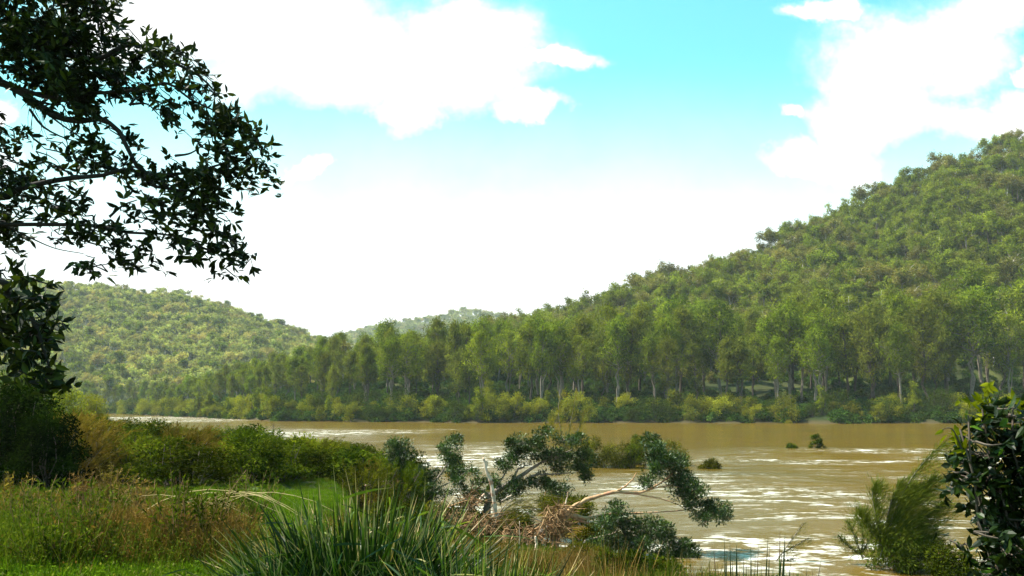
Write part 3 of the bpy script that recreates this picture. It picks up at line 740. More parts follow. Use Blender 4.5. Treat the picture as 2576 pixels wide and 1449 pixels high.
def single_shrub(seed, mat, px, py, Y, w_, h_, label, name='riverbank_shrub', base=None, **kw):
    tb, cb = shrub(seed, h_, w_, **kw)
    p = at(px, py, Y); z = hz(p[0], p[1]) - 0.1 if base is None else base
    o = thing(name, label, 'bush', (p[0], p[1], z))
    link('stem', tb.mesh('stem', M['bark_d'], True), o); link('foliage', cb.mesh('foliage', mat), o); return o
single_shrub(301, M['shrub_d'], 2360, 1055, 233, 7.2, 7.6, 'big round dark green shrub on the far bank left of the glossy shrub', n_cl=60, n_per=90)
single_shrub(302, M['shrub_y'], 2140, 1058, 229, 3.4, 4.0, 'bright yellow green bush at the foot of the far bank', n_cl=24, L=0.35)
single_shrub(303, M['shrub_y'], 2170, 1060, 227.5, 1.8, 2.6, 'small golden bush beside the yellow green bush', n_cl=16, L=0.3)
single_shrub(304, M['shrub_p'], 1968, 1000, 246, 2.6, 5.0, 'pale silvery leafed bush under the riverside trees', n_cl=22)
single_shrub(305, M['shrub_a'], 1230, 985, 243, 3.6, 9.5, 'tall feathery olive sapling rising over the far bank shrubs', n_cl=40, tall=True, L=0.5, Wd=0.09)
single_shrub(306, M['shrub_y'], 1985, 1058, 225, 1.6, 1.6, 'low yellowish bush on the sandy spit', n_cl=12)
# undergrowth under the oaks
px_ = r.uniform(-230, 190, 5600); dd_ = 118 * r.uniform(0, 1, 5600) ** 1.25; py_ = fbank(px_) + dd_
cl_ = ~((px_ > 58) & (px_ < 92) & (dd_ > 52) & (dd_ < 75)) & (r.uniform(0, 1, 5600) < np.interp(dd_, [12, 45, 110], [1, 0.9, 0.8]))
px_, py_ = px_[cl_], py_[cl_]
und = proto_meshes('undergrowth', [shrub(80, 2.0, 2.4, 14, 60, 0.4, 0.25), shrub(81, 1.6, 2.8, 14, 60, 0.4, 0.25), shrub(82, 2.0, 2.0, 12, 50, 0.3, 0.2)], [M['under'], M['under'], M['shrub_d']], [M['bark_d']])
scatter('undergrowth', 'dark green undergrowth beneath the riverside trees', [u[2] for u in und], np.stack([px_, py_, height(px_, py_) - 0.2], 1), r.uniform(0.7, 1.3, len(px_)), r.uniform(0, 6.28, len(px_)), r.integers(0, 3, len(px_)))
# ------------------------------------------------------------------ near bank: bushes on the left
near_b = proto_meshes('riverbank_bush', [feather_bush(100, 2.2, 1.5, wind=(0.15, 0, 0)), feather_bush(101, 2.2, 1.3, wind=(0.05, 0, 0)), feather_bush(102, 2.2, 1.7, 190, wind=(0.2, 0, 0)), feather_bush(103, 2.2, 1.4, wind=(0.3, 0, 0))]
                      + [shrub(104 + q, 2.2, 1.5, 34, 130, 0.13, 0.06) for q in range(5)],
                      [M['bush_a'], M['bush_g'], M['bush_a'], M['bush_b'], M['bush_g'], M['bush_a'], M['bush_d'], M['bush_d'], M['bush_g']], [M['bark_d'], M['bark_g']])
r = np.random.default_rng(31)
items = []
top_line = lambda px: np.interp(px, [150, 200, 300, 430, 500, 560, 640, 700, 800, 880, 960, 1060, 1150], [1036, 1044, 1064, 1084, 1080, 1088, 1088, 1108, 1118, 1124, 1126, 1140, 1170])
tries = 0
while len(items) < 125 and tries < 6000:
    tries += 1
    px = r.uniform(120, 1010); f = r.uniform(0, 1) ** 1.2
    Yl = np.interp(px, [150, 400, 700, 900, 1010], [29, 28.5, 30, 31, 32]); Yh = np.interp(px, [150, 400, 640, 800, 1010], [185, 175, 110, 78, 50])
    Yy = Yl * (Yh / Yl) ** f
    p = at(px, 1100, Yy); z = hz(p[0], p[1])
    if z < 0.25 or p[1] > nbank(p[0]) - 1.0: continue
    if any((p[0] - q['x']) ** 2 + (p[1] - q['y']) ** 2 < (0.62 + Yy / 62) ** 2 for q in items): continue
    zt = at(px, top_line(px) + r.uniform(-22, 52) * min(1, 50 / Yy), Yy)[2]
    h = np.clip(zt - z, 0.75, 3.2)
    row = 'nearest the grass' if Yy < 45 else 'in the middle of the thicket' if Yy < 75 else 'close to the river'
    items.append(dict(px=px, x=p[0], y=p[1], z=z, h=h, row=row, k=int(r.integers(0, 9))))
BZ = [(0, 300, 'beside the black bush'), (300, 450, 'left of the thicket centre'), (450, 600, 'above the russet grass'), (600, 750, 'above the bright grass patch'), (750, 900, 'above the strap leaf clump'), (900, 2000, 'left of the glossy trees')]
def bzone(px):
    for a, b, s in BZ:
        if a <= px < b: return s
ordlabels(items, lambda i: (i['row'], bzone(i['px'])), lambda i, o, z: '%s olive bush %s, %s' % (o, z[0], z[1]))
for it in items:
    s = it['h'] / 2.2; w_ = max(s, 0.8 + it['y'] / 140)
    place('riverbank_bush', near_b[it['k']], (it['x'], it['y'], it['z'] - 0.05), r.uniform(-0.6, 0.6), (w_ * r.uniform(0.9, 1.25), w_, s), it['label'], 'bush', 'windblown bushes on the near bank', ('stem', 'foliage'))
def custom_bush(label, name, mesh_pair, mats, loc, parts=('stem', 'foliage'), cat='bush'):
    tb, cb = mesh_pair; o = thing(name, label, cat, loc)
    link(parts[0], tb.mesh(parts[0], mats[0], True), o); link(parts[1], cb.mesh(parts[1], mats[1]), o); return o
def on_land(px, py, Y):
    p = at(px, py, Y); return (p[0], p[1], hz(p[0], p[1]) - 0.08)
custom_bush('bright yellow green bush by the water above the strap leaf clump', 'riverbank_bush', shrub(110, 1.45, 2.0, 40, 160, 0.14, 0.06), (M['bark_d'], M['bush_y']), on_land(775, 1150, 43))
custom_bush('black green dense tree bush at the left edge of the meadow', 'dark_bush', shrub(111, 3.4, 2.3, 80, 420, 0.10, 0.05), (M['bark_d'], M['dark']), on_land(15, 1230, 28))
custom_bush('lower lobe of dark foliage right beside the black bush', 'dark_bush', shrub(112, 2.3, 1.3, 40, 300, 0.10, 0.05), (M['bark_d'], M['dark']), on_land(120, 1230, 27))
custom_bush('pale olive tree crown rising behind the black bush', 'riverbank_tree', shrub(113, 5.2, 3.2, 50, 160, 0.25, 0.10), (M['bark_g'], M['shrub_a']), on_land(165, 1060, 95))
custom_bush('green rounded tree left of the river bend behind the thicket', 'riverbank_tree', shrub(114, 5.5, 3.6, 50, 160, 0.25, 0.10), (M['bark_g'], M['shrub_a']), on_land(225, 1060, 130))
custom_bush('olive tree far behind the black bush near the frame edge', 'riverbank_tree', shrub(115, 6.5, 4.2, 60, 160, 0.25, 0.10), (M['bark_g'], M['bush_g']), on_land(60, 1060, 80))
# thin bare saplings standing in the thicket
for k, (px, py, Y, h, lab) in enumerate([(684, 1140, 60, 1.9, 'thin bare twiggy sapling between the thicket and the river'), (742, 1130, 64, 1.2, 'short leafless twig right of the thin bare sapling')]):
    mb = MB(); p0 = np.zeros(3); tube(mb, bend(p0, (0.05, 0, h), 6, 0.04), np.linspace(0.03, 0.01, 6), 5)
    for q in range(9):
        zz = h * (0.3 + 0.07 * q); tube(mb, bend((0.02, 0, zz), (random.uniform(-.3, .3), random.uniform(-.2, .2), zz + 0.3), 4, 0.1), np.linspace(0.012, 0.004, 4), 4)
    tag(link('bare_sapling', mb.mesh('bare_sapling', M['bark_d'], True), loc=on_land(px, py, Y)), lab, 'sapling')

# ------------------------------------------------------------------ meadow grass
def tuft(seed, n, h, spread, wd, sag, lean, leafy=0, tip=None):
    global rng
    r = np.random.default_rng(seed); mb = MB()
    P = np.stack([r.normal(0, spread, n), r.normal(0, spread, n), np.full(n, -0.02)], 1)
    d = unit(np.stack([r.normal(0, lean, n), r.normal(0, lean, n), np.ones(n)], 1))
    a = r.uniform(0.05, 0.92, n); tp = np.where(r.random(n) < (tip or 0), 1.0, a)
    blades(mb, P, d, r.uniform(0.5, 1.15, n) * h, wd * r.uniform(0.6, 1.3, n), r.uniform(0, sag, n), a, tp, seg=3)
    if leafy:
        m = leafy; k = r.integers(0, n, m); t = r.uniform(0.25, 0.95, m)[:, None]
        p = P[k] + d[k] * t * h * 0.8
        leaf_quads(mb, p, rvec(m, r), rvec(m, r), r.uniform(0.03, 0.07, m), r.uniform(0.012, 0.03, m), r.uniform(0.2, 1.0, m))
    return mb
tufts = [tuft(1, 60, 0.20, 0.13, 0.012, 0.3, 0.5, tip=0.02).mesh('grass_tuft', M['grass']),
         tuft(2, 60, 0.30, 0.15, 0.012, 0.4, 0.5, 60, tip=0.03).mesh('grass_tuft', M['grass']),
         tuft(3, 34, 0.62, 0.15, 0.010, 0.4, 0.35, 110, tip=0.25).mesh('weed_tuft', M['grass_m']),
         tuft(4, 30, 0.72, 0.16, 0.009, 0.3, 0.28, 120, tip=0.35).mesh('weed_tuft', M['grass_m']),
         tuft(5, 40, 0.78, 0.15, 0.010, 0.3, 0.28, 90, tip=0.5).mesh('russet_tuft', M['grass_r']),
         tuft(6, 44, 0.40, 0.15, 0.010, 1.0, 0.5, 20, tip=0.4).mesh('russet_tuft', M['grass_r'])]
r = np.random.default_rng(41)
n = 60000
Yg = 5.5 + 52 * r.uniform(0, 1, n) ** 0.85; Xg = r.uniform(-0.62, 0.30, n) * Yg * 1.02
ok = (Yg < nbank(Xg) - 0.3) & ~((Yg > 33) & (Xg < -3) & (r.random(len(Xg)) < 0.7))
for qx, qy, qr in ((-1.28, 7.5, 0.8), (-0.22, 6.0, 0.45), (-1.75, 6.7, 0.5), (-0.8, 8.6, 0.6)): ok &= np.hypot(Xg - qx, Yg - qy) > qr
Xg, Yg = Xg[ok], Yg[ok]; Zg = height(Xg, Yg)
pk = np.array([pix((x, y, z + 0.33)) for x, y, z in zip(Xg, Yg, Zg)])
def nz2(x, y, k, s): return np.sin(x * k + s) * np.cos(y * k * 0.9 + s * 2) + 0.6 * np.sin(x * k * 2.3 + y * k * 1.7 + s)
def inel(cx_, cy_, rx, ry): return ((pk[:, 0] - cx_) / rx) ** 2 + ((pk[:, 1] - cy_) / ry) ** 2
w_r = 1.5 * np.exp(-inel(290, 1262, 150, 52) * 1.3) + 0.5 * np.exp(-inel(450, 1310, 120, 40)) + 0.4 * np.exp(-inel(120, 1330, 220, 55)) + 0.3 * np.exp(-inel(300, 1370, 160, 30))
w_g = np.exp(-inel(590, 1255, 200, 55)) * 2.4 + np.exp(-inel(820, 1245, 220, 40)) * 1.6 + 1.7 * sstep(1345, 1400, pk[:, 1]) * (pk[:, 0] < 600) + 0.5 * np.exp(-inel(1400, 1440, 300, 60))
w_r = w_r + 1.1 * np.exp(-inel(1540, 1415, 260, 45)) + 0.9 * np.exp(-inel(1150, 1360, 150, 40))
w_m = 0.78 + 0.5 * nz2(Xg, Yg, 0.9, 1.3)
w_r = w_r * 1.05 + 0.3 * nz2(Xg, Yg, 1.3, 4.0); w_g = w_g + 0.15 + 0.35 * nz2(Xg, Yg, 0.8, 2.0)
tot = np.stack([w_g, w_m, w_r], 1) + r.gumbel(0, 0.22, (len(Xg), 3))
c_ = tot.argmax(1)
idx = np.where(c_ == 0, r.integers(0, 2, len(c_)), np.where(c_ == 1, r.integers(1, 4, len(c_)), 4 + (r.random(len(c_)) < 0.3)))
hz_ = np.where(idx >= 2, 0.72 + 0.28 * nz2(Xg, Yg, 1.1, 0.5), 1.0)
gs = r.uniform(0.7, 1.25, len(c_)) * np.clip(hz_, 0.35, 1.1) * np.where(Yg < 9, 0.75, 1.0) * (1 - 0.25 * sstep(-0.2, -0.09, Xg / Yg)) * np.where(Xg / Yg > -0.14, 1.15, np.interp(Yg, [10, 14, 17, 23], [0.9, 0.8, 0.68, 0.45]))
scatter('meadow_grass', 'green and russet meadow grass and weeds on the near bank', tufts, np.stack([Xg, Yg, Zg], 1), gs, r.uniform(0, 6.28, len(c_)), idx)
# weeds growing out of the meadow
def weed(seed, h=0.9, n=26, mat='grass_m'):
    r = np.random.default_rng(seed); tb = MB(); cb = MB()
    for k in range(n):
        e = np.array([r.normal(0, 0.24), r.normal(0, 0.24), h * r.uniform(0.6, 1.05)])
        b = bend((r.normal(0, .05), r.normal(0, .05), -0.05), e, 5, 0.06, r=r); tube(tb, b, np.linspace(0.006, 0.003, 5), 3, cap=False)
        m = 26; t = r.uniform(0.15, 1, m) * 3.99; i = t.astype(int); p = b[i] + (b[i + 1] - b[i]) * (t - i)[:, None]
        leaf_quads(cb, p, rvec(m, r) + np.array([0, 0, 0.5]), rvec(m, r), r.uniform(0.05, 0.11, m), r.uniform(0.015, 0.03, m), r.uniform(0.1, 1.0, m))
    return tb, cb
for k, (px, py, h, mt, lab) in enumerate([(445, 1400, 1.0, 'bush_g', 'tall green leafy weed in the meadow below the bent dry grass'), (590, 1290, 0.8, 'bush_g', 'dark twiggy weed at the right end of the bright grass patch'),
                                          (470, 1300, 0.7, 'bush_g', 'low dark weed behind the bent dry grass'), (640, 1330, 0.9, 'grass_m', 'brownish weed left of the big strap leaf clump'),
                                          (215, 1410, 0.9, 'grass_m', 'pale brown seeding weed in the lower left meadow'), (80, 1390, 0.9, 'grass_m', 'brown green weed by the left frame edge below the black bush'),
                                          (345, 1330, 0.9, 'grass_r', 'russet stemmed weed in the middle of the meadow'), (30, 1330, 0.9, 'bush_b', 'brown seeding weed at the left edge under the black bush'), (150, 1340, 0.8, 'bush_b', 'dull brown weed between the black bush and the bent stalks'),
        (260, 1360, 0.8, 'bush_d', 'dark green weed left of the russet stemmed weed'), (520, 1400, 0.8, 'bush_d', 'dark weed between the leafy weed and the strap clump'), (280, 1270, 0.9, 'bush_b', 'reddish weed stand right of the black bush'), (200, 1285, 0.8, 'grass_r', 'pinkish dry weed close to the black bush'),
        (560, 1350, 0.6, 'bush_g', 'low green weed left of the strap clump foot'), (130, 1440, 0.6, 'bush_g', 'small green weed at the bottom left of the meadow')]):
    p = gp(px, py); custom_bush(lab, 'meadow_weed', weed(500 + k, h), (M['stick'], M[mt]), (p[0], p[1], hz(p[0], p[1])), cat='weed')
# arched dry stems lying over the meadow
mb = MB(); r = np.random.default_rng(43); p0 = gp(390, 1345)
for k in range(11):
    s = np.array([r.normal(0, 0.45), r.normal(0, 0.2), 0]); e = s + np.array([r.uniform(1.0, 2.4), r.normal(0, 0.4), r.uniform(0.1, 0.45)])
    tube(mb, bend(s, e, 8, 0.015, 0.75, r=r), np.linspace(0.006, 0.003, 8), 3, cap=False)
tag(link('bent_dry_grass', mb.mesh('bent_dry_grass', bark('dry_stems', (0.36, 0.24, 0.10), (0.60, 0.45, 0.22))), loc=(p0[0], p0[1], hz(p0[0], p0[1]) + 0.1)), 'arching dry orange grass stalks bent over in the meadow', 'grass stalks')

# ------------------------------------------------------------------ strap-leaved clumps in front
def strap_clump(seed, n, h, lean, wd, base_r, sag=0.35, tip=0.3, up=0.25):
    r = np.random.default_rng(seed); mb = MB()
    az = r.uniform(0, 6.28, n); q = r.uniform(0, 1, n) ** 0.7
    P = np.stack([np.cos(az) * base_r * q, np.sin(az) * base_r * q, np.full(n, -0.05)], 1)
    az2 = az + r.normal(0, 1.0, n); ln = lean * q * r.uniform(0.5, 1.3, n) + r.normal(0, 0.3, n)
    d = unit(np.stack([np.cos(az2) * ln, np.sin(az2) * ln, np.ones(n)], 1))
    a = np.clip(r.beta(1.3, 2.2, n), 0.02, 0.92); tp = np.where(r.random(n) < tip, 1.0, a)
    a = np.where(r.random(n) < 0.05, 0.98, a)
    blades(mb, P, d, r.uniform(0.55, 1.08, n) * h, wd * r.uniform(0.6, 1.25, n), sag * r.uniform(0, 1, n) * (0.3 + q), a, tp, seg=7)
    return mb
def dome_clump(seed, n, h, wd, base_r, sag=0.35, tip=0.3, maxang=82, squash=0.92, power=0.75):
    """old tussock: blades thrown out to every side from a raised crown, some bent and crossing"""
    r = np.random.default_rng(seed); mb = MB()
    az = r.uniform(0, 6.28, n); q = r.uniform(0, 1, n) ** 0.6
    P = np.stack([np.cos(az) * base_r * q, np.sin(az) * base_r * q, 0.28 * (1 - q) * r.uniform(0, 1, n)], 1)
    th = np.radians(maxang) * r.uniform(0, 1, n) ** power; az2 = az + r.normal(0, 0.8, n)
    d = np.stack([np.cos(az2) * np.sin(th), np.sin(az2) * np.sin(th), np.cos(th) * squash + 0.12], 1)
    a = np.clip(r.beta(1.3, 2.0, n), 0.02, 0.92); tp = np.where(r.random(n) < tip, 1.0, a); a = np.where(r.random(n) < 0.04, 0.98, a)
    blades(mb, P, d, r.uniform(0.5, 1.06, n) * h, wd * r.uniform(0.55, 1.2, n), sag * r.uniform(0, 1, n) ** 1.5, a, tp, seg=6)
    k = int(n * 0.07); kink = r.integers(0, n, k)           # snapped blades hanging at odd angles
    p = P[kink] + unit(d[kink]) * (h * r.uniform(0.45, 0.85, k))[:, None]
    dd = unit(np.stack([r.normal(0, 1, k), r.normal(0, 1, k), r.normal(-0.3, 0.5, k)], 1))
    blades(mb, p, dd, r.uniform(0.2, 0.42, k) * h, wd * r.uniform(0.6, 1.0, k), 0.15 * np.ones(k), np.clip(r.uniform(0.3, 1.0, k), 0, 1), np.full(k, 1.0), seg=3)
    return mb
def clump(name, label, mbs, mats, loc, cat='grass clump', grp=None):
    o = thing(name, label, cat, loc, group=grp); link('blades', mbs.mesh('blades', mats), o); return o
def ground_xy(x, y): return (x, y, hz(x, y))
clump('strap_leaf_clump', 'big arching strap leaf clump with tan cut tips, largest in front', dome_clump(1, 3000, 1.24, 0.026, 0.50, 0.35, 0.35), M['strap'], ground_xy(-1.17, 7.5))
clump('strap_leaf_clump', 'upright darker strap leaf clump just right of the biggest clump', dome_clump(2, 1000, 1.0, 0.019, 0.30, 0.15, 0.25, 58), M['strap'], ground_xy(-0.22, 6.0))
clump('strap_leaf_clump', 'paler strap leaf clump standing behind the biggest clump', dome_clump(3, 1100, 1.02, 0.019, 0.34, 0.3, 0.4, 70), M['strap'], ground_xy(-0.80, 8.6))
clump('strap_leaf_clump', 'small drooping strap leaf clump at the left foot of the biggest', dome_clump(4, 1000, 0.85, 0.014, 0.3, 0.5, 0.3, 88), M['strap'], ground_xy(-1.60, 6.7))
clump('strap_leaf_clump', 'thin bright grass clump right of the upright strap clump', strap_clump(5, 600, 1.08, 0.8, 0.010, 0.25, 0.4, 0.4), M['grass_m'], ground_xy(0.12, 5.9))
clump('strap_leaf_clump', 'low tawny grass clump on the bank beneath the fallen tree', strap_clump(6, 700, 1.0, 0.9, 0.009, 0.45, 0.4, 0.6), M['grass_r'], ground_xy(0.62, 6.9))
clump('strap_leaf_clump', 'olive grass clump in front of the lower glossy foliage', strap_clump(8, 600, 0.95, 0.9, 0.009, 0.3, 0.4, 0.3), M['grass_m'], ground_xy(1.15, 6.8))
# stiff rushes at the lower right, each blade placed where it stands
mb = MB(); r = np.random.default_rng(51); Yr = 5.0
tips = [(1783, 1395, 0), (1795, 1370, 1), (1822, 1352, 0), (1828, 1385, 0), (1836, 1362, 0), (1853, 1367, 2), (1842, 1400, 0), (1870, 1400, 0), (1878, 1412, 0), (1889, 1365, 0), (1908, 1368, 1), (1900, 1390, 0), (1916, 1420, 0),
        (1932, 1350, 0), (1936, 1375, 0), (1962, 1330, 1), (1975, 1342, 2), (1968, 1380, 2), (1990, 1410, 0), (1765, 1415, 0), (1750, 1425, 0), (2066, 1404, 1), (2045, 1435, 0), (1805, 1420, 0), (1860, 1425, 0), (2010, 1430, 0), (1945, 1415, 0), (2030, 1425, 0)]
for px, py, k in tips:
    tpt = at(px, py, Yr + r.uniform(-0.3, 0.3)); bx = tpt[0] - (px - 1900) * 0.0006 - r.uniform(0.0, 0.10); bs = np.array([bx, tpt[1], hz(bx, tpt[1]) - 0.05])
    d = tpt - bs; L = np.linalg.norm(d)
    blades(mb, bs[None], d[None], L, 0.030 if k == 2 else 0.019, 0.0, np.array([0.25 + 0.3 * r.random()]), np.array([1.0 if k == 1 else 0.4]), seg=8, side=unit(np.array([[1.0, r.normal(0, 0.3), 0.0]])))
o = thing('rush_clump', 'stiff pointed rush blades standing against the bright water', 'rushes', (0, 0, 0)); ro = link('blades', mb.mesh('blades', M['rush']), o)
c0 = ground_xy(1.35, 5.0); o.location = c0; ro.location = (-c0[0], -c0[1], -c0[2])
clump('strap_leaf_clump', 'low grass around the feet of the stiff rushes', strap_clump(7, 500, 0.52, 0.7, 0.011, 0.42, 0.2, 0.3), M['strap'], ground_xy(1.25, 4.8))

# ------------------------------------------------------------------ fallen and leaning glossy trees
def leaf_lobes(cb, lobes, Y, n_per, L, Wd, r, dep=0.5, twig=None, origin=np.zeros(3)):
    """foliage lobes given as (px, py, rx, ry) at distance Y"""
    s = Y / F
    for (px, py, rx, ry) in lobes:
        c = at(px, py, Y + r.uniform(-dep, dep))
        A = max(6, int(n_per * rx * ry / 1200))
        for _ in range(max(6, int(rx * ry / 52))):
            u = unit(r.normal(size=3)) * r.uniform(0.15, 0.95) ** 0.6
            cc = c + u * np.array([rx * s, dep * 1.0, ry * s]); rr = r.uniform(7, 22) * s
            n = int(n_per * 2.0 * r.uniform(0.6, 1.3)); w3 = rvec(n, r)
            p = cc + w3 * rr * r.uniform(0.3, 1.0, n)[:, None] * np.array([1.1, 1.1, 0.8])
            d = unit(w3 + np.array([0, 0, 0.35]) + r.normal(0, 0.4, (n, 3)))
            cv = r.uniform(0.15, 0.7)
            leaf_quads(cb, p - origin, d, unit(w3 + rvec(n, r) * 0.6 + np.array([0, 0, 0.7])), r.uniform(0.6, 1.3, n) * L, r.uniform(0.7, 1.2, n) * Wd, np.clip(cv + r.normal(0, 0.18, n), 0, 0.93))
            if twig is not None: tube(twig, bend(c - origin, cc - origin, 4, 0.1, r=r), np.linspace(0.012, 0.004, 4), 3, cap=False)
def pline(pts, Y, origin=np.zeros(3), n=20):
    Ys = Y if hasattr(Y, '__len__') else [Y] * len(pts)
    return spline([at(px, py, y) - origin for (px, py), y in zip(pts, Ys)], n)
def glossy_tree(name, label, Y, root, lobes, branches, mats, n_per=46, L=0.10, Wd=0.036, seed=0, dep=0.5):
    r = np.random.default_rng(seed); p = at(root[0], root[1], Y); z = hz(p[0], p[1]); org = np.array([p[0], p[1], max(z, -0.3)])
    o = thing(name, label, 'tree', tuple(org)); cb = MB(); tw = MB()
    leaf_lobes(cb, lobes, Y, n_per, L, Wd, r, dep, tw, org)
    for k, (pts, r0, r1) in enumerate(branches):
        mb = MB(); ln = pline(pts, Y, org, 18)
        if k == 0: ln = np.concatenate([[[0, 0, -0.3]], ln])
        ln = ln + r.normal(0, 0.012, ln.shape)
        tube(mb, ln, np.linspace(r0, r1, len(ln)), 7); link('trunk' if k == 0 else 'branch', mb.mesh('branch', mats[0], True), o)
    link('twigs', tw.mesh('twigs', mats[0]), o); link('crown', cb.mesh('crown', mats[1]), o); return o
glossy_tree('glossy_leaved_tree', 'dark glossy two lobed shrub tree left of the white dead trunk', 34, (1075, 1275),
            [(1005, 1145, 34, 40), (990, 1120, 18, 14), (1050, 1200, 72, 34), (1130, 1135, 30, 38), (1140, 1110, 18, 14), (1010, 1215, 50, 30), (1150, 1188, 42, 20), (1085, 1240, 60, 26), (985, 1180, 24, 26)],
            [([(1075, 1275), (1070, 1240), (1040, 1200), (1010, 1160)], 0.07, 0.02), ([(1070, 1245), (1110, 1190), (1135, 1150)], 0.045, 0.015), ([(1060, 1250), (1110, 1225), (1170, 1190)], 0.04, 0.012)], (M['bark_g'], M['gloss']), seed=1)
glossy_tree('glossy_leaved_tree', 'wide crowned glossy tree leaning over the water behind the white dead trunk', 32, (1225, 1262),
            [(1325, 1115, 52, 30), (1300, 1145, 34, 26), (1395, 1150, 78, 24), (1425, 1108, 28, 14), (1452, 1105, 22, 20), (1465, 1150, 24, 40), (1478, 1195, 14, 26), (1275, 1170, 26, 20), (1370, 1090, 30, 12), (1420, 1175, 34, 16),
             (1290, 1225, 46, 18), (1360, 1205, 46, 18), (1240, 1205, 22, 16), (1190, 1235, 30, 20), (1160, 1215, 22, 14), (1270, 1250, 40, 16)],
            [([(1225, 1262), (1240, 1240), (1292, 1208), (1335, 1180), (1372, 1160), (1440, 1130)], 0.13, 0.02), ([(1292, 1208), (1302, 1180), (1330, 1168), (1345, 1130)], 0.05, 0.015),
             ([(1335, 1196), (1400, 1192), (1450, 1188)], 0.04, 0.012), ([(1245, 1235), (1270, 1190), (1290, 1165)], 0.04, 0.015), ([(1240, 1245), (1200, 1235), (1170, 1262)], 0.05, 0.03)], (M['bark_g'], M['gloss']), seed=2)
glossy_tree('glossy_leaved_tree', 'drooping glossy foliage of the fallen tree hanging over the brown water', 29, (1700, 1250),
            [(1650, 1108, 30, 14), (1655, 1135, 40, 24), (1690, 1165, 46, 28), (1650, 1180, 30, 24), (1715, 1200, 46, 26), (1700, 1232, 34, 20), (1752, 1232, 30, 20), (1790, 1270, 30, 24), (1822, 1292, 20, 28), (1765, 1300, 34, 16), (1745, 1265, 24, 18), (1625, 1212, 16, 10)],
            [([(1588, 1240), (1650, 1205), (1690, 1170), (1700, 1140)], 0.04, 0.012), ([(1650, 1205), (1720, 1215), (1790, 1262), (1815, 1290)], 0.03, 0.01), ([(1690, 1205), (1740, 1250), (1770, 1300)], 0.025, 0.01)], (M['bark_r'], M['gloss']), seed=3) if False else None

# the fallen tree itself: root heap, forked red-tan limbs, drooping crown
def fallen_tree():
    Y = 29.0; p = at(1388, 1398, Y); org = np.array([p[0], p[1], 0.0]); r = np.random.default_rng(6)
    o = thing('fallen_tree', 'fallen red tan tree with forked limbs and drooping leafy crown over the river', 'tree', tuple(org))
    def br(name, pts, r0, r1, mat='bark_r', Ys=None):
        mb = MB(); ln = pline(pts, Ys or Y, org, 24) + r.normal(0, 0.008, (len(pline(pts, Ys or Y, org, 24)), 3))
        tube(mb, ln, np.linspace(r0, r1, len(ln)) * (1 + 0.12 * np.sin(np.arange(len(ln)) * 1.7)), 9); link(name, mb.mesh(name, M[mat], True), o)
    br('trunk', [(1388, 1420), (1392, 1385), (1396, 1350), (1404, 1322), (1425, 1296)], 0.20, 0.10, 'bark_g')
    br('trunk', [(1330, 1375), (1352, 1348), (1378, 1330), (1404, 1318)], 0.12, 0.09, 'bark_g')
    br('branch', [(1418, 1302), (1432, 1286), (1448, 1271), (1492, 1253), (1542, 1239), (1585, 1241), (1625, 1234), (1675, 1206), (1700, 1180)], 0.085, 0.02)
    br('branch', [(1542, 1239), (1565, 1228), (1588, 1210), (1600, 1190)], 0.035, 0.015)
    br('branch', [(1420, 1297), (1440, 1297), (1462, 1302), (1485, 1304), (1515, 1296), (1575, 1292), (1658, 1288), (1720, 1283)], 0.085, 0.015)
    br('branch', [(1440, 1300), (1462, 1310), (1482, 1316)], 0.045, 0.03)
    br('branch', [(1585, 1241), (1650, 1252), (1700, 1268), (1760, 1300)], 0.022, 0.010)
    br('branch', [(1625, 1234), (1690, 1222), (1750, 1245), (1810, 1285)], 0.022, 0.010)
    br('branch', [(1470, 1362), (1510, 1350), (1545, 1340), (1560, 1320)], 0.028, 0.015, 'dead')
    br('branch', [(1440, 1385), (1455, 1372), (1478, 1360)], 0.03, 0.02, 'dead')
    cb = MB(); tw = MB()
    leaf_lobes(cb, [(1645, 1108, 26, 14), (1655, 1135, 36, 24), (1690, 1165, 44, 28), (1655, 1182, 30, 22), (1715, 1200, 42, 26), (1705, 1232, 34, 20), (1752, 1232, 28, 20), (1790, 1270, 28, 24), (1824, 1292, 18, 30), (1765, 1300, 30, 16), (1745, 1265, 24, 18), (1625, 1212, 14, 9)],
               Y, 46, 0.10, 0.036, r, 0.6, tw, org)
    leaf_lobes(cb, [(1545, 1285, 34, 18), (1585, 1310, 46, 20), (1520, 1315, 26, 18), (1640, 1330, 50, 24), (1690, 1365, 42, 28), (1620, 1365, 50, 24), (1545, 1350, 30, 22), (1690, 1405, 44, 26), (1560, 1395, 50, 30), (1500, 1370, 16, 20), (1740, 1395, 22, 26), (1640, 1405, 46, 20)],
               Y - 0.6, 46, 0.11, 0.034, r, 0.7, tw, org)
    br('branch', [(1545, 1300), (1575, 1345), (1590, 1400), (1600, 1430)], 0.05, 0.09, 'bark_d')
    link('twigs', tw.mesh('twigs', M['bark_g']), o); link('crown', cb.mesh('crown', M['gloss']), o)
fallen_tree()
glossy_tree('glossy_leaved_tree', 'small bluish dark shrub standing in the water left of the root heap', 31, (1315, 1372),
            [(1318, 1330, 30, 26), (1345, 1345, 16, 18), (1295, 1322, 14, 16), (1330, 1300, 12, 10)], [([(1315, 1372), (1318, 1340), (1322, 1310)], 0.035, 0.012)], (M['bark_d'], M['gloss']), seed=7, n_per=26)
glossy_tree('glossy_leaved_tree', 'little dark shrub between the leaning tree and the fallen limb', 33, (1405, 1262),
            [(1402, 1232, 26, 16), (1385, 1222, 12, 9), (1420, 1228, 12, 12)], [([(1405, 1262), (1402, 1238)], 0.03, 0.012)], (M['bark_d'], M['gloss']), seed=8, n_per=36)
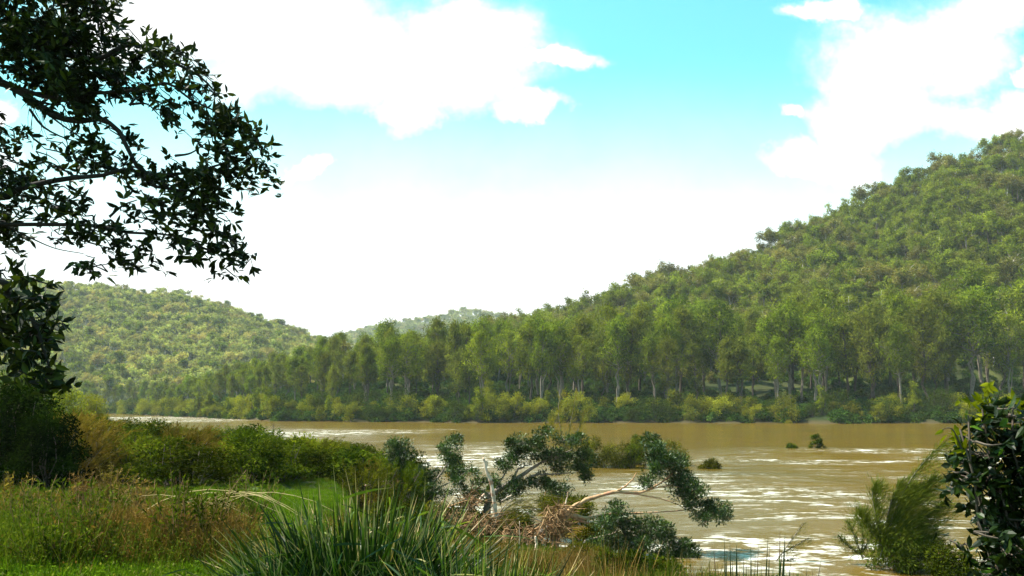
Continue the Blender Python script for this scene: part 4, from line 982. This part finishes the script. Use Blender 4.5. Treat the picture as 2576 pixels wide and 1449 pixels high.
glossy_tree('glossy_leaved_tree', 'low dark leafy sprig under the white dead trunk', 31.5, (1215, 1290),
            [(1228, 1262, 20, 14), (1205, 1215, 16, 9), (1196, 1190, 12, 10)], [([(1215, 1290), (1222, 1260)], 0.03, 0.012)], (M['bark_d'], M['gloss']), seed=9, n_per=26)
# white dead trunk
Y = 31.0; p = at(1250, 1335, Y); org = np.array([p[0], p[1], hz(p[0], p[1])])
mb = MB(); ln = pline([(1252, 1330), (1248, 1306), (1245, 1280), (1242, 1253), (1235, 1213), (1228, 1196), (1222, 1178), (1219, 1160), (1215, 1152)], Y, org, 30)
tube(mb, ln, np.linspace(0.088, 0.035, len(ln)) * (1 + 0.13 * np.sin(np.arange(len(ln)) * 2.1)), 9)
o = thing('dead_trunk', 'bleached white dead trunk standing upright among the glossy shrubs', 'dead tree', tuple(org)); link('trunk', mb.mesh('trunk', M['dead'], True), o)
mb = MB(); tube(mb, pline([(1222, 1178), (1226, 1166), (1222, 1157)], Y, org, 6), [0.03] * 6, 6); link('snag', mb.mesh('snag', M['dead'], True), o)
mb = MB(); tube(mb, pline([(1248, 1290), (1260, 1300), (1262, 1318)], Y, org, 6), [0.03, .03, .025, .02, .02, .015], 6); link('snag', mb.mesh('snag', M['dead'], True), o)
# single lying or leaning sticks
def stick(pts, Y, r0, r1, label, mat='dead'):
    p = at(*pts[0], Y); org = np.array([p[0], p[1], p[2]]); mb = MB(); ln = pline(pts, Y, org, 14); ln = ln + rng.normal(0, 0.008, ln.shape)
    tube(mb, ln, np.linspace(r0, r1, len(ln)), 7); tag(link('driftwood_stick', mb.mesh('driftwood_stick', M[mat], True), loc=tuple(org)), label, 'stick')
stick([(918, 1222), (950, 1214), (985, 1209)], 33, 0.05, 0.02, 'pale driftwood stick lying left under the two lobed shrub')
stick([(1185, 1290), (1198, 1268), (1218, 1244)], 31.5, 0.035, 0.045, 'short tan stick leaning left of the white dead trunk')
stick([(1118, 1298), (1140, 1303), (1165, 1312), (1195, 1322)], 30, 0.04, 0.03, 'curved pink driftwood root on the bank below the two lobed shrub', 'stick')
stick([(1322, 1288), (1345, 1302), (1368, 1318)], 29.5, 0.02, 0.03, 'thin pale stick sloping down to the root heap from the left')
stick([(1418, 1290), (1424, 1262), (1429, 1238)], 28.8, 0.03, 0.012, 'thin upright dead stick rising from the root heap', 'dead')
stick([(1308, 1404), (1307, 1360), (1306, 1312)], 27, 0.018, 0.010, 'thin white upright reed stick left of the root heap')
stick([(1346, 1386), (1350, 1365), (1345, 1350)], 27, 0.04, 0.035, 'short broken pale stump below the root heap')
stick([(1262, 1260), (1275, 1252), (1286, 1246)], 31, 0.02, 0.02, 'small pale stick right of the white dead trunk')
stick([(1328, 1281), (1350, 1286), (1372, 1294)], 30.5, 0.02, 0.02, 'dark thin stick crossing above the bluish shrub', 'bark_d')
# flood debris: heaps nobody could count
r = np.random.default_rng(61); mb = MB()
for (px, py, Y, rx, ry, n) in [(1398, 1300, 28.8, 30, 34, 420), (1385, 1335, 28.8, 34, 22, 260), (1335, 1352, 28.9, 34, 20, 150), (1190, 1318, 29.5, 90, 22, 420), (1120, 1305, 29.5, 60, 18, 160), (1180, 1262, 31, 20, 24, 150), (1290, 1345, 29, 60, 18, 220), (1340, 1400, 27, 60, 16, 160),
                               (1080, 1300, 30, 50, 18, 120), (980, 1215, 33, 40, 8, 60), (1390, 1375, 28.6, 20, 24, 90)]:
    s = Y / F
    for _ in range(int(n * 0.6)):
        c = at(px, py, Y) + r.normal(0, 0.5, 3) * np.array([rx * s, 0.5, ry * s]); L = r.uniform(0.15, 0.5) if r.random() < 0.85 else r.uniform(0.5, 1.1)
        kk = 1.0 if L < 0.5 else 1.9
        d = unit(r.normal(0, 1, 3) + np.array([0.5, 0, -0.2])); tube(mb, np.array([c, c + d * L * 0.5 + r.normal(0, 0.03, 3), c + d * L]), [0.013 * kk, 0.011 * kk, 0.004], 3, cap=False)
tag(link('flood_debris', mb.mesh('flood_debris', M['stick'])), 'tangled brown sticks and dry leaves left by the flood', kind='stuff')

# ------------------------------------------------------------------ feathery casuarinas near and in the river
def plume(cb, tb, pts, Y, org, r, n, L, Wd, spread, wind=(0.5, 0, 0.1), rad=0.02):
    ln = pline(pts, Y, org, 20); tube(tb, ln, np.linspace(rad, rad * 0.25, len(ln)), 5)
    k = r.integers(0, len(ln) - 1, n); p = ln[k] + (ln[k + 1] - ln[k]) * r.random((n, 1)); tan = unit(ln[k + 1] - ln[k])
    d = unit(tan * 0.8 + r.normal(0, spread, (n, 3)) + np.array(wind)); Lk = r.uniform(0.4, 1.2, n) * L
    m = 5
    for q in range(m):
        pp = p + d * (Lk * q / m)[:, None] + np.array([0, 0, -0.04]) * q * q * L
        leaf_quads(cb, pp, d + r.normal(0, 0.16, (n, 3)), rvec(n, r), Lk / m * 1.7, Wd, np.clip(0.2 + 0.12 * q + r.normal(0, 0.15, n), 0, 0.93))
def feathery(label, Y, root, plumes, seed, mat='wisp', n=420, L=0.5, Wd=0.014, spread=0.4, name='feathery_sapling', wind=(0.5, 0, 0.1), zbase=None, rad=0.02):
    r = np.random.default_rng(seed); p = at(root[0], root[1], Y); org = np.array([p[0], p[1], (max(hz(p[0], p[1]), -0.2) if zbase is None else zbase)])
    o = thing(name, label, 'sapling', tuple(org)); cb = MB(); tb = MB()
    for pts in plumes: plume(cb, tb, pts, Y, org, r, n, L, Wd, spread, wind, rad)
    link('stem', tb.mesh('stem', M['bark_g'], True), o); link('foliage', cb.mesh('foliage', M[mat]), o); return o
feathery('tall windblown casuarina leaning right in the river beside the glossy shrub', 26, (2215, 1400),
         [[(2215, 1400), (2235, 1330), (2262, 1260), (2295, 1200), (2335, 1150), (2375, 1118)], [(2225, 1360), (2250, 1300), (2290, 1260), (2320, 1235)], [(2220, 1380), (2205, 1310), (2195, 1250), (2200, 1222)],
          [(2225, 1360), (2270, 1320), (2320, 1290)], [(2225, 1345), (2240, 1270), (2262, 1215)], [(2230, 1350), (2280, 1345), (2325, 1325)], [(2240, 1320), (2262, 1290), (2290, 1230)], [(2235, 1360), (2290, 1315), (2340, 1290), (2365, 1270)], [(2225, 1370), (2185, 1330), (2160, 1290)], [(2260, 1270), (2300, 1235), (2345, 1205)], [(2230, 1380), (2290, 1365), (2340, 1350)]], 1, n=560, L=0.66, Wd=0.012, wind=(0.55, 0, 0.2), spread=0.45)
feathery('windblown needle plume arching over the dark pool beside the dead trunk', 29.5, (1240, 1330),
         [[(1240, 1330), (1262, 1282), (1300, 1252), (1350, 1242), (1410, 1252)], [(1245, 1320), (1275, 1278), (1320, 1258), (1380, 1262)], [(1245, 1320), (1270, 1290), (1320, 1275), (1350, 1280)]], 2, mat='wispy', n=130, L=0.7, Wd=0.010, spread=0.22, wind=(0.6, 0, -0.05))
feathery('tall feathery sapling on the near bank behind the leaning glossy tree', 75, (1428, 1160),
         [[(1428, 1185), (1430, 1100), (1440, 1040), (1452, 985)], [(1428, 1150), (1410, 1080), (1405, 1020), (1415, 985)], [(1430, 1140), (1455, 1080), (1470, 1030)], [(1428, 1130), (1395, 1090), (1385, 1060)]], 3, mat='wispy', n=110, L=1.0, Wd=0.035, spread=0.4, wind=(0.15, 0, 0.3), rad=0.04)
for k, (px, py, Y, w_, h_, mt, lab, tl) in enumerate([
        (1500, 1165, 69, 1.6, 2.4, 'bush_a', 'left bush of the flooded island behind the leaning tree', False), (1545, 1168, 68, 1.7, 2.1, 'bush_a', 'middle rounded bush of the flooded island', False),
        (1590, 1170, 67.5, 1.5, 1.9, 'bush_g', 'right low bush of the flooded island before the brown water', False), (1620, 1168, 70, 1.6, 2.3, 'bush_a', 'olive bush closing the right end of the flooded island', False), (1660, 1166, 71, 1.5, 1.9, 'wisp', 'needle leaved low bush between the island and drooping foliage', True), (1605, 1150, 72, 1.3, 2.6, 'wisp', 'upright feathery bush at the right end of the flooded island', True),
        (1700, 1165, 70, 1.6, 2.0, 'bush_a', 'olive bush standing in the water behind the drooping foliage', False), (1785, 1168, 67, 1.0, 0.7, 'bush_a', 'low olive bush in the water right of the drooping foliage', False),
        (2052, 1122, 98, 1.4, 1.7, 'bush_g', 'green bush awash in midstream at the head of the rapids', True), (1992, 1122, 97, 0.8, 0.6, 'bush_g', 'tiny green sprig in midstream left of the bigger one', False),
        (880, 1135, 72, 1.5, 1.6, 'bush_a', 'olive bush at the water edge left of the two lobed shrub', False), (930, 1135, 70, 1.3, 1.7, 'wisp', 'feathery bush at the water edge above the driftwood stick', True),
        (1035, 1130, 60, 1.1, 1.1, 'bush_a', 'small bush in the water between the two dark lobes', False), (1245, 1175, 50, 0.6, 0.8, 'wisp', 'wispy sprig in the water right of the dead trunk tip', True),
        (1510, 1330, 30.5, 1.0, 0.8, 'bush_a', 'olive sunken bush behind the fallen tree limbs', False), (1150, 1160, 64, 1.2, 1.3, 'bush_a', 'olive bush behind the right lobe of the two lobed shrub', False),
        (1400, 1270, 40, 1.1, 1.0, 'bush_a', 'olive drowned bush behind the windblown needle plume', False), (1440, 1215, 36, 1.3, 1.1, 'bush_a', 'olive green bush rising from the pool behind the fallen limb', False),
        (905, 1200, 36, 1.7, 1.6, 'bush_b', 'straggly brown green bush at the right end of the thicket', True), (985, 1205, 38, 1.4, 1.5, 'bush_a', 'loose olive bush behind the driftwood stick', True), (1000, 1270, 30, 1.3, 1.3, 'bush_d', 'dark bush on the bank below the left glossy lobes', False), (1065, 1300, 29, 1.3, 1.1, 'bush_d', 'dark bush between the strap clump and the two lobed shrub', False), (1120, 1290, 31, 1.3, 1.0, 'bush_a', 'olive bush under the right side of the two lobed shrub', False),
        (950, 1225, 33, 1.4, 1.2, 'bush_b', 'brownish bush left of the two lobed shrub beside the driftwood', False), (1180, 1290, 31, 1.0, 0.8, 'bush_a', 'small olive bush left of the white dead trunk', False), (1290, 1262, 30.5, 1.2, 0.8, 'bush_d', 'dark low bush right of the white dead trunk', False),
        (1470, 1395, 26, 0.8, 0.5, 'bush_a', 'olive bush below the forked limb', False), (1640, 1440, 24.5, 1.1, 0.6, 'bush_d', 'dark green bush on the bank under the lower glossy foliage', False), (1560, 1435, 24, 1.0, 0.6, 'bush_d', 'dark low bush left under the lower glossy foliage', False)]):
    tb, cb = shrub(700 + k, h_, w_, 26, 150, 0.15, 0.05, tall=tl); p = at(px, py, Y)
    o = thing('flooded_bush', lab, 'bush', (p[0], p[1], max(hz(p[0], p[1]), -0.15) - 0.05)); link('stem', tb.mesh('stem', M['bark_d'], True), o); link('foliage', cb.mesh('foliage', M[mt]), o)
# brown drowned mound under the tall casuarina
tb, cb = shrub(720, 1.15, 1.35, 34, 200, 0.14, 0.03, droop=0.5); p = at(2290, 1400, 26)
o = thing('flooded_bush', 'brown matted drowned bush heap at the foot of the tall casuarina', 'bush', (p[0], p[1], -0.15)); link('stem', tb.mesh('stem', M['stick'], True), o); link('foliage', cb.mesh('foliage', M['grass_m']), o)
tb, cb = shrub(721, 0.9, 1.1, 26, 200, 0.12, 0.03, droop=0.2); p = at(2380, 1395, 25)
o = thing('flooded_bush', 'dark olive drowned bush between the casuarina and glossy shrub', 'bush', (p[0], p[1], -0.15)); link('stem', tb.mesh('stem', M['stick'], True), o); link('foliage', cb.mesh('foliage', M['bush_d']), o)
feathery('dark spindly sapling at the left foot of the tall casuarina', 27, (2170, 1405), [[(2170, 1405), (2150, 1350), (2135, 1320)], [(2168, 1395), (2170, 1340), (2155, 1300)], [(2170, 1390), (2195, 1345), (2220, 1320)], [(2165, 1395), (2130, 1370), (2110, 1350)]], 5, n=150, L=0.35, Wd=0.014, spread=0.5, wind=(0.1, 0, 0.3), zbase=-0.2)
feathery('bare twiggy snag leaning right out of the bright water', 27.5, (1950, 1415), [[(1950, 1415), (1972, 1385), (2000, 1345), (2020, 1318)], [(1968, 1392), (2005, 1370), (2032, 1355)], [(1950, 1415), (1975, 1412), (1995, 1405)]], 6, mat='bush_a', n=70, L=0.3, Wd=0.012, spread=0.3, wind=(0.3, 0, 0.3), zbase=-0.2)
r = np.random.default_rng(71)

# ------------------------------------------------------------------ overhanging broad-leaved tree at the upper left
def whorls(cb, tw, blobs, Y, per, r, L=0.115, Wd=0.042, dep=0.7, origin=np.zeros(3), area=900.0, dens=None):
    s = Y / F
    for b in blobs:
        px, py, rx, ry = b[:4]; k = b[4] if len(b) > 4 else 1.0
        c = at(px, py, Y) + np.array([0, r.uniform(-0.4, 0.4) * dep, 0])
        nw = max(2, int(rx * ry / area * per * k))
        for _ in range(nw):
            u = r.normal(0, 0.50, 3); u = u / max(1, np.linalg.norm(u) / 0.85)
            cc = c + u * np.array([rx * s, dep, ry * s])
            ax = unit(np.array([u[0], u[1] * 0.5, u[2] * 0.5]) + r.normal(0, 0.45, 3) + np.array([0.25, 0, 0.25]))
            n = int(r.integers(5, 10)); base = rvec(n, r); L_k = L * r.uniform(0.75, 1.15); side = unit(base - ax * (base @ ax)[:, None])
            d = unit(side * r.uniform(0.35, 1.0, (n, 1)) + ax * r.uniform(0.3, 1.2, (n, 1)) + r.normal(0, 0.2, (n, 3)) - np.array([0, 0, 0.15]))
            nr = unit(ax + r.normal(0, 0.5, (n, 3)))
            leaf_full(cb, cc - origin + ax * r.uniform(-0.09, 0.05, (n, 1)), d, nr, r.uniform(0.6, 1.2, n) * L_k, r.uniform(0.8, 1.15, n) * Wd, np.clip(r.normal(0.45, 0.25, n), 0, 1))
            if tw is not None: tube(tw, bend(c - origin, cc - origin, 4, 0.12, r=r), np.linspace(0.006, 0.0025, 4), 4, cap=False)
def overhang():
    r = np.random.default_rng(81); Y = 7.2; bx, by = -5.4, 7.0; org = np.array([bx, by, hz(bx, by)])
    o = thing('overhanging_tree', 'big dark broad leaved tree whose branches hang across the upper left sky', 'tree', tuple(org))
    mb = MB(); ln = spline([(0, 0, -0.3), (0.05, 0, 1.6), (-0.1, 0.1, 3.4), (0.1, 0, 5.2), (0.0, 0.1, 7.4)], 22); tube(mb, ln, np.linspace(0.30, 0.10, len(ln)), 12); link('trunk', mb.mesh('trunk', M['over_bark'], True), o)
    def br(start, pts, r0, r1):
        mb = MB(); P = [np.array(start)] + [at(px, py, Y) - org for px, py in pts]; ln = spline(P, 26); tube(mb, ln, np.linspace(r0 * 0.7, r1 * 0.7, len(ln)), 7); link('branch', mb.mesh('branch', M['over_bark'], True), o)
    br((0, 0, 4.2), [(-60, 190), (0, 206), (60, 236), (130, 288), (200, 305), (250, 300), (300, 330), (345, 420), (400, 440), (500, 430), (600, 400)], 0.055, 0.012)
    br((0, 0, 3.6), [(-40, 500), (40, 478), (100, 462), (180, 448), (260, 441), (330, 425), (390, 470), (480, 480), (540, 500)], 0.045, 0.010)
    br((0, 0, 3.0), [(-60, 570), (20, 565), (150, 565), (250, 568), (320, 585), (400, 588), (470, 600), (540, 620), (600, 660)], 0.030, 0.006)
    br((0, 0, 2.9), [(-40, 560), (20, 572), (80, 600), (140, 625), (210, 638)], 0.016, 0.004)
    br((0, 0, 5.4), [(0, 60), (120, 120), (240, 150), (330, 110), (420, 150), (500, 190), (540, 230)], 0.05, 0.010)
    br((0.1, 0, 4.8), [(100, 240), (210, 235), (320, 230), (420, 210), (480, 250), (580, 300), (660, 370)], 0.030, 0.006)
    br((0, 0, 6.0), [(0, -60), (120, -20), (220, 20), (280, 50)], 0.05, 0.010)
    for pts in [[(275, 545), (310, 516), (345, 503)], [(440, 392), (480, 385), (520, 358)], [(325, 265), (345, 245), (372, 236)], [(330, 262), (370, 262), (400, 290)], [(500, 620), (550, 640), (590, 668)], [(75, 275), (110, 320), (170, 350), (235, 365)],
                [(60, 240), (150, 310), (240, 370)], [(0, 215), (40, 225), (75, 225)]]:
        mb = MB(); ln = pline(pts, Y, org, 10); tube(mb, ln, np.linspace(0.012, 0.004, len(ln)), 5); link('branch', mb.mesh('branch', M['over_bark'], True), o)
    B = [(30, 50, 60, 60, 1.5), (110, 50, 60, 60, 1.5), (200, 40, 60, 45, 1.3), (260, 30, 36, 40, 1.3), (40, 130, 60, 40, 1.3), (130, 140, 60, 50, 1.9), (210, 110, 60, 50, 1.5), (270, 90, 34, 36), (170, 210, 60, 45, 2.2), (215, 250, 36, 40, 1.9), (110, 200, 50, 40, 1.6),
         (40, 190, 50, 30, .8), (250, 180, 40, 50, 1.6), (235, 300, 24, 24, 1.6), (165, 285, 40, 24, 1.0), (325, 95, 24, 20), (330, 150, 34, 34), (300, 200, 34, 34, 1.2), (385, 85 + 20, 20, 22), (380, 140, 34, 28), (425, 130, 30, 28), (430, 180, 36, 30), (350, 205, 34, 20, .8),
         (470, 150, 20, 16), (505, 175, 24, 28), (520, 215, 26, 24), (480, 235, 36, 30, 1.2), (430, 255, 34, 26), (385, 250, 14, 12, .6), (560, 270, 30, 24), (500, 290, 36, 28, 1.2), (540, 315, 36, 26, 1.2), (590, 310, 30, 26), (420, 300, 20, 18, .8), (450, 315, 26, 20, .9),
         (625, 335, 28, 28), (660, 360, 24, 26), (675, 395, 20, 22), (630, 390, 34, 28, 1.2), (655, 425, 24, 20), (625, 450, 22, 18), (585, 400, 32, 30, 1.2), (550, 370, 32, 26), (590, 440, 26, 22), (555, 430, 28, 28, 1.2),
         (285, 330, 18, 26, 1.8), (272, 375, 22, 28, 1.9), (300, 405, 28, 22, 1.8), (335, 425, 24, 18, 1.3), (370, 395, 22, 14, .7), (400, 410, 26, 16, .9), (440, 405, 28, 18), (430, 440, 32, 20, 1.1), (480, 430, 30, 22, 1.1), (385, 450, 30, 24, 1.1),
         (520, 450, 30, 26, 1.6), (500, 485, 32, 24, 1.3), (440, 480, 34, 24), (540, 500, 24, 30, 1.9), (520, 540, 24, 26, 1.8), (560, 550, 18, 14, 1.0), (555, 480, 18, 22, 1.2), (475, 520, 30, 24), (420, 520, 24, 22), (375, 490, 18, 18, .7), (365, 520, 18, 16),
         (390, 560, 26, 24, .9), (440, 560, 24, 20), (480, 570, 26, 20, 1.1), (540, 580, 26, 22, 1.2), (575, 600, 22, 18, 1.2), (600, 625, 18, 18, 1.2), (610, 665, 14, 20, 1.2), (570, 640, 24, 18), (530, 625, 26, 18), (480, 610, 26, 18), (430, 600, 26, 18),
         (400, 640, 26, 18), (395, 665, 16, 10, .7), (450, 640, 22, 14), (500, 655, 20, 14), (560, 672, 24, 10, .8), (525, 680, 16, 8, .6), (250, 575, 34, 20, .9), (215, 580, 16, 14, .7), (290, 600, 30, 22, .9), (250, 620, 28, 20), (320, 630, 22, 18), (280, 650, 30, 18, 1.1), (245, 685, 22, 14, 1.2),
         (290, 690, 16, 12), (330, 665, 16, 14), (210, 655, 16, 12, .7), (340, 600, 16, 14, .8),
         (70, 370, 22, 12, .8), (125, 370, 24, 18, .9), (110, 405, 24, 14, .9), (170, 385, 28, 20, 1.1), (215, 395, 26, 20, 1.2), (155, 425, 26, 12, .9), (250, 415, 26, 18, 1.4), (90, 350, 10, 8, .5),
         (10, 395, 24, 20, 1.2), (40, 400, 18, 12), (30, 435, 36, 26, 1.8), (20, 475, 34, 28, 1.9), (60, 470, 20, 18, 1.1), (80, 500, 30, 16, .9), (150, 470, 30, 14, .9), (130, 510, 30, 20), (190, 520, 28, 20), (210, 500, 12, 10, .8), (240, 545, 28, 16), (275, 560, 18, 10, .8), (100, 545, 30, 14, .7), (60, 525, 24, 14), (165, 590, 26, 12, .5), (100, 590, 20, 10, .4),
         (10, 520, 28, 26, 1.6), (5, 575, 20, 26, 1.4), (8, 620, 14, 20, 1.0), (-30, 560, 40, 60, 1.2), (-60, 300, 60, 80), (-60, 80, 70, 90), (60, -50, 120, 50), (200, -50, 80, 40)]
    B2 = [(15, 690, 22, 24, 1.6), (60, 705, 26, 14, 1.4), (100, 708, 18, 10, .9), (40, 745, 36, 24, 1.8), (100, 755, 26, 22, 1.4), (125, 775, 16, 20), (25, 800, 34, 30, 1.9), (85, 800, 30, 26, 1.8), (120, 815, 18, 20, 1.2), (50, 850, 36, 28, 1.9), (105, 850, 24, 24, 1.6), (20, 890, 26, 24, 1.2),
          (80, 895, 30, 24, 1.8), (125, 890, 20, 22, 1.4), (145, 915, 14, 18, 1.2), (110, 930, 24, 22, 1.6), (40, 935, 24, 24, 1.3), (70, 960, 18, 18, 1.2), (130, 955, 20, 18, 1.3), (150, 970, 12, 12, 1), (-30, 820, 40, 100, 1.4)]
    cb = MB(); tw = MB(); whorls(cb, tw, B, Y, 10.0, r, L=0.092, Wd=0.036, origin=org, dep=0.6)
    whorls(cb, tw, B2, 5.4, 5.0, r, L=0.095, Wd=0.036, origin=org, dep=0.3)
    mbb = MB(); P = [np.array((0.1, -0.3, 2.6))] + [at(px, py, 5.4) - org for px, py in [(-60, 700), (20, 740), (80, 800), (110, 880), (130, 940)]]; ln = spline(P, 22); tube(mbb, ln, np.linspace(0.03, 0.006, len(ln)), 6); link('branch', mbb.mesh('branch', M['over_bark'], True), o)
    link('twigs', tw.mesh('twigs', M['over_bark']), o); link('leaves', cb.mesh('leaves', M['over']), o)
    # fine hanging bare twigs
    mb = MB()
    for k in range(16):
        px = r.uniform(60, 230); p0 = at(px, np.interp(px, [60, 130, 230], [238, 290, 306]), Y) - org; p1 = at(px + r.uniform(-10, 60), r.uniform(320, 380), Y) - org
        tube(mb, bend(p0, p1, 6, 0.08, r=r), np.linspace(0.0035, 0.0018, 6), 3, cap=False)
    link('bare_twigs', mb.mesh('bare_twigs', M['over_bark']), o)
overhang()

# ------------------------------------------------------------------ glossy shrub at the right edge
def right_shrub():
    r = np.random.default_rng(91); Y = 4.4; p = at(2640, 1449, Y); org = np.array([p[0], p[1], hz(p[0], p[1])])
    o = thing('glossy_shrub', 'black green glossy shrub close to us at the right edge', 'shrub', tuple(org))
    B = [(2470, 1030, 24, 16, .9), (2450, 1060, 20, 16, .8), (2540, 1010, 30, 14, .9), (2520, 1045, 34, 20, 1.1), (2480, 1090, 34, 26, 1.3), (2550, 1090, 40, 34, 1.6), (2420, 1110, 14, 10, .6), (2430, 1140, 30, 18, 1.1), (2490, 1150, 40, 34, 1.6), (2560, 1170, 40, 40, 1.8),
         (2400, 1165, 22, 12, .8), (2385, 1200, 20, 12, .9), (2430, 1200, 28, 22, 1.2), (2480, 1220, 40, 34, 1.6), (2550, 1250, 50, 40, 2.0), (2410, 1235, 26, 16, 1.0), (2440, 1270, 26, 18, 1.0), (2500, 1300, 44, 36, 1.8), (2560, 1330, 50, 44, 2.2), (2450, 1330, 26, 14, .7), (2400, 1330, 14, 10, .6),
         (2430, 1375, 30, 14, .8), (2490, 1375, 40, 34, 1.6), (2550, 1410, 50, 44, 2.2), (2440, 1410, 26, 12, .8), (2480, 1440, 40, 24, 1.6), (2640, 1100, 60, 70, 1.4), (2640, 1250, 70, 90, 1.6), (2640, 1400, 70, 80, 1.6), (2560, 1480, 70, 40, 1.6), (2590, 1020, 24, 20)]
    B = [(b[0] + 22, *b[1:]) for b in B]
    cb = MB(); tw = MB(); whorls(cb, tw, B, Y, 7.5, r, L=0.072, Wd=0.030, dep=0.28, origin=org, area=800)
    top = [(2440, 1015, 14, 6, 1.2), (2475, 1003, 14, 6, 1.2), (2500, 1035, 18, 6, 1.4), (2545, 1012, 20, 6, 1.4), (2560, 1040, 20, 8, 1.2), (2420, 1105, 16, 8, 1)]
    yl = MB(); whorls(yl, None, top, Y, 12, r, L=0.07, Wd=0.028, dep=0.15, origin=org, area=800)
    for k in range(9):
        e = at(r.uniform(2400, 2640), r.uniform(1010, 1300), Y) - org; mb = MB(); ln = bend((r.normal(0, .04), r.normal(0, .04), -0.1), e, 9, 0.03, 0.1, r=r); tube(mb, ln, np.linspace(0.014, 0.004, 9), 6); link('stem', mb.mesh('stem', M['bark_d'], True), o)
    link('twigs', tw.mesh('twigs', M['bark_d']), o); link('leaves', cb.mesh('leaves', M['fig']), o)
    q = link('young_leaves', yl.mesh('young_leaves', M['bush_y']), o); q['label'] = 'bright yellow green young leaves on top of the shrub'
    # one pale leaf spray held out over the water
    mb = MB(); ln = pline([(2420, 1130), (2400, 1085), (2385, 1076), (2370, 1082)], Y, org, 10); tube(mb, ln, np.linspace(0.005, 0.002, len(ln)), 4)
    link('spray_stem', mb.mesh('spray_stem', M['bark_d'], True), o)
    cb = MB(); P = np.array([at(2402, 1090, Y), at(2392, 1080, Y), at(2375, 1080, Y)]) - org
    leaf_full(cb, P, np.array([[0.3, 0, -1], [0.6, 0.1, -0.8], [-0.8, 0.1, -0.5]]), np.array([[0.2, -1, 0.2]] * 3), [0.07, 0.06, 0.05], [0.034, 0.03, 0.02], np.array([0.98, 0.9, 0.95])); q = link('pale_leaf', cb.mesh('pale_leaf', M['bush_y']), o)
right_shrub()

HAZE = 0.00010
# ------------------------------------------------------------------ haze
hm = D.materials.new('haze_air'); hm.use_nodes = True; t = NT(hm.node_tree)
hv = t.node('ShaderNodeVolumePrincipled', {'Color': (0.93, 0.95, 1.0, 1), 'Density': HAZE})
t.l.new(hv.outputs[0], t.node('ShaderNodeOutputMaterial').inputs['Volume'])
mb = MB(); a, b = -3700.0, 3700.0; z0, z1 = -4.0, 300.0
mb.add([(a, a, z0), (b, a, z0), (b, b, z0), (a, b, z0), (a, a, z1), (b, a, z1), (b, b, z1), (a, b, z1)],
       Q=[(0, 3, 2, 1), (4, 5, 6, 7), (0, 1, 5, 4), (1, 2, 6, 5), (2, 3, 7, 6), (3, 0, 4, 7)])
tag(link('haze', mb.mesh('haze', hm)), 'thin pale haze filling the valley air', kind='stuff')
